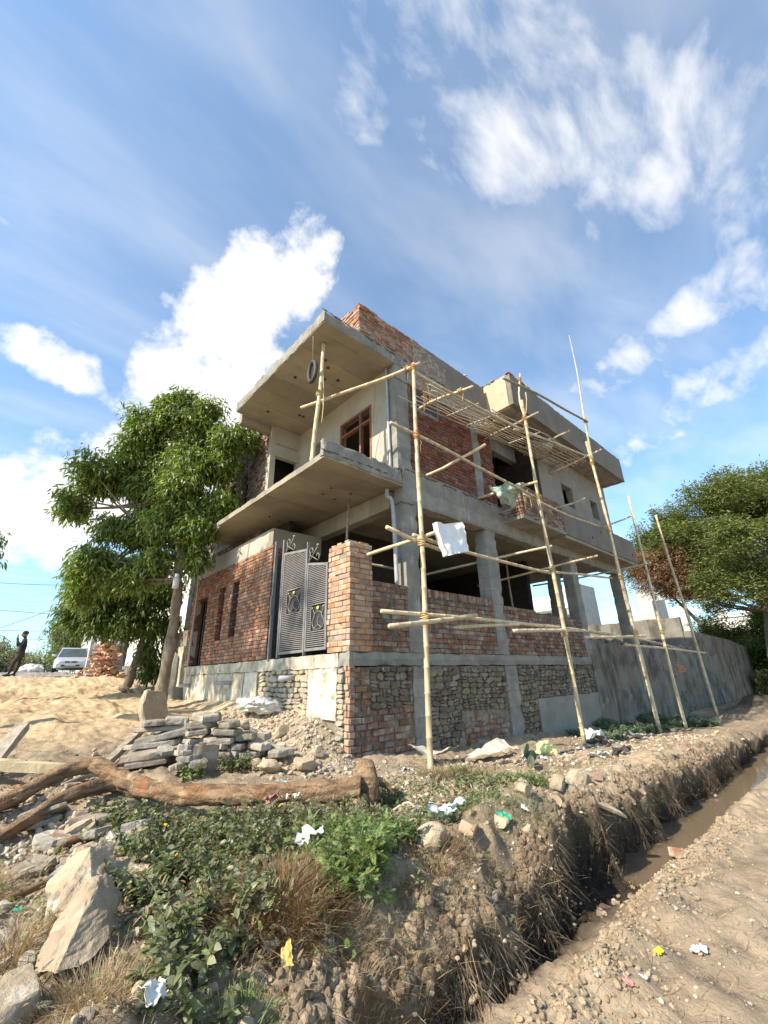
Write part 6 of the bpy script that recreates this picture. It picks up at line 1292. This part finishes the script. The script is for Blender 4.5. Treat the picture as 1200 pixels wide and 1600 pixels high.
def slant(x0, x1, w, zb, zt): return [(x0, -w, zb), (x1, -w*.80, zt), (x1, w*.80, zt), (x0, w, zb)]
cput('cabin', loft([slant(-1.55, -.95, .72, .90, 1.36), slant(-.7, -.55, .76, .90, 1.42), slant(.2, .12, .76, .90, 1.42), slant(.95, .38, .74, .87, 1.37)]), paint)
cput('windscreen', (np.array([(.965, -.66, .90), (.41, -.55, 1.345), (.41, .55, 1.345), (.965, .66, .90), (.955, -.66, .89), (.40, -.55, 1.33), (.40, .55, 1.33), (.955, .66, .89)]), [[0,1,2,3],[7,6,5,4],[0,4,5,1],[1,5,6,2],[2,6,7,3],[3,7,4,0]]), glass)
for s in (-1, 1):
    cput('side_window', (np.array([(-1.1, s*.742, .95), (-.85, s*.655, 1.32), (.25, s*.645, 1.34), (.72, s*.742, .95), (-1.1, s*.735, .95), (-.85, s*.645, 1.32), (.25, s*.635, 1.34), (.72, s*.735, .95)]), [[0,1,2,3],[7,6,5,4],[0,4,5,1],[1,5,6,2],[2,6,7,3],[3,7,4,0]]), glass)
    cput('headlight', loft([[(1.78, s*.70, .53), (1.78, s*.70, .665), (1.80, s*.44, .66), (1.80, s*.44, .54)], [(1.86, s*.68, .545), (1.84, s*.68, .645), (1.915, s*.44, .64), (1.93, s*.44, .55)]]), hl_m)
    mi = cput('door_mirror', (ICO[2][0]*np.array([.05, .10, .065])+np.array([.72, s*.86, .97]), ICO[2][1]), paint, None, True)
    cput('fog_lamp', loft([[(1.90, s*.58, .36), (1.90, s*.58, .42), (1.90, s*.46, .42), (1.90, s*.46, .36)], [(1.945, s*.57, .365), (1.945, s*.57, .415), (1.955, s*.47, .415), (1.955, s*.47, .365)]]), chrome)
cput('grille', (box((1.90, -.27, .545), (1.95, .27, .62))), dark_m); cput('emblem', (ICO[1][0]*np.array([.012, .05, .03])+np.array([1.955, 0, .585]), ICO[1][1]), chrome)
cput('bumper', loft([[(1.80, -.74, .28), (1.80, -.74, .50), (1.80, .74, .50), (1.80, .74, .28)], [(1.94, -.62, .29), (1.95, -.62, .50), (1.95, .62, .50), (1.94, .62, .29)], [(1.98, -.40, .31), (1.99, -.40, .48), (1.99, .40, .48), (1.98, .40, .31)]]), paint)
cput('air_intake', box((1.975, -.42, .35), (2.0, .42, .43)), dark_m); cput('number_plate', box((2.0, -.24, .385), (2.012, .24, .485)), white_m)
for sx in (-1.15, 1.18):
    for s in (-1, 1):
        a = np.linspace(0, 2*np.pi, 21)[:-1]; cput('tyre', tube([(sx, s*.80, .29), (sx, s*.62, .29)], .29, 20), tyre_m); w = cput('wheel', tube([(sx, s*.815, .29), (sx, s*.79, .29)], [.17, .19], 14), chrome)

# ------------------------------------------------------------------ the person on the crest of the road
px, py = -3.12, 17.6; pz = Tz(px, py)
per = thing('person', 'person in dark clothes and cap standing with hands raised to the face', 'person', (px, py, pz), rot=(0, 0, math.radians(0)))
skin = mat('skin', (.20, .11, .07), (.24, .14, .09), 10, .6, 0, 10); jk = mat('dark_jacket', (.018, .018, .024), (.03, .03, .038), 20, .9, .3, 60, .005); tr_ = mat('brown_trousers', (.045, .032, .025), (.065, .048, .036), 20, .9, .3, 60, .005)
def skinned(name, J, E, R, m, sub=2):
    me = bpy.data.meshes.new(name); me.from_pydata(J, E, []); me.materials.append(m); o = put(name, me, per, (0, 0, 0), local=True)
    md = o.modifiers.new('skin', 'SKIN'); md.use_smooth_shade = True
    for v, rr_ in zip(me.skin_vertices[0].data, R): v.radius = (rr_, rr_) if not isinstance(rr_, tuple) else rr_
    me.skin_vertices[0].data[0].use_root = True; o.modifiers.new('sub', 'SUBSURF').levels = sub; o.modifiers['sub'].render_levels = sub; return o
# x to the right of the frame, facing -x (left); y away
J = [(0,0,.92),(0.02,0,1.10),(.03,0,1.32),(.02,0,1.44),(0,0,1.52),(-.01,0,1.60),(-.015,0,1.67),
     (.03,-.19,1.38),(-.02,-.25,1.14),(-.20,-.16,1.30),(-.22,-.08,1.48), (.03,.19,1.38),(.02,.24,1.12),(-.16,.18,1.22),(-.22,.06,1.42),
     (0,-.10,.86),(-.16,-.12,.48),(-.20,-.12,.10),(-.30,-.13,.05),(.0,.10,.86),(.05,.12,.48),(-.02,.12,.10),(-.12,.13,.05)]
E_ = [(0,1),(1,2),(2,3),(3,4),(4,5),(5,6),(2,7),(7,8),(8,9),(9,10),(2,11),(11,12),(12,13),(13,14),(0,15),(15,16),(16,17),(17,18),(0,19),(19,20),(20,21),(21,22)]
R_ = [(.13,.15),(.12,.15),(.13,.17),.07,.05,(.085,.085),(.065,.065),.065,.052,.042,.034,.065,.052,.042,.034,.095,.065,.045,.04,.095,.065,.045,.04]
skinned('body', J, E_, R_, jk)
V, F = ICO[3]; put('head', mk('head', V*np.array([.095,.078,.12])*(1+.0*V[:, :1])+np.array([-.02,0,1.60])+np.where((V[:, :1] < -.8), np.array([[-.02,0,0]]), 0), F, skin, True), per, (0,0,0), local=True)
for y_ in (-.03, .03): put('eye', mk('eye', ICO[1][0]*.011+np.array([-.108,y_,1.615]), ICO[1][1], white_m, True), per, (0,0,0), local=True)
put('nose', mk('nose', ICO[1][0]*np.array([.018,.013,.022])+np.array([-.122,0,1.59]), ICO[1][1], skin, True), per, (0,0,0), local=True); put('mouth', mk('mouth', ICO[1][0]*np.array([.006,.024,.006])+np.array([-.11,0,1.55]), ICO[1][1], wood_red, True), per, (0,0,0), local=True)
for s in (-1, 1): put('ear', mk('ear', ICO[1][0]*np.array([.02,.01,.03])+np.array([-.01,s*.08,1.60]), ICO[1][1], skin, True), per, (0,0,0), local=True)
V, F = ICO[3]; k = V[:, 2] > -.1; put('cap', mk('cap', np.where(V[:, 2:3] < .0, V*np.array([1,1,.1]), V)*np.array([.115,.098,.115])+np.array([-.01,0,1.635]), F, jk, True), per, (0,0,0), local=True)
skinned('trousers', [(0,0,.96),(0,-.10,.84),(-.16,-.12,.48),(-.20,-.12,.12),(0,.10,.84),(.05,.12,.48),(-.02,.12,.12)], [(0,1),(1,2),(2,3),(0,4),(4,5),(5,6)], [(.15,.17),.11,.08,.07,.11,.08,.07], tr_)
for s, (hx, hy, hz) in ((-1, (-.22,-.08,1.48)), (1, (-.22,.06,1.42))):
    pts = [(hx,hy,hz)]; ed = []; rd = [.03]
    pts.append((hx-.01,hy-s*-.01,hz+.05)); ed.append((0,1)); rd.append(.028)
    for f in range(4): pts += [(hx-.015+.0*f, hy+(f-1.5)*.018, hz+.09), (hx-.04, hy+(f-1.5)*.018, hz+.125-.006*abs(f-1.5))]; ed += [(1,2+2*f),(2+2*f,3+2*f)]; rd += [.010,.008]
    pts += [(hx-.035,hy+s*.035,hz+.06)]; ed += [(0,len(pts)-1)]; rd += [.010]
    skinned('hand', pts, ed, rd, skin, 1)
for x_, y_ in ((-.26,-.13),(-.08,.13)): put('shoe', mk('shoe', ICO[2][0]*np.array([.14,.05,.05])+np.array([x_,y_,.045]), ICO[2][1], dark_m, True), per, (0,0,0), local=True)

# unseen tree added outside the frame to throw dapple on the brick room
oc = []
_r = np.random.default_rng(15)
for i in range(34): oc.append((-8.6+_r.normal(0, .8), 5.0+_r.normal(0, 1.2), 9.3+_r.normal(0, .75), _r.uniform(.25, .5)))
tree('unseen tall tree added off the left edge to dapple the brick room', (-8.8, 5.2, .6), [(-8.8,5.2,.2),(-8.9,5.1,3),(-8.7,5.1,6),(-8.6,5,8.8)], None, oc, 1500, .2, tree_m, bark_m, 51, (.17, .09), 'tree', 7)
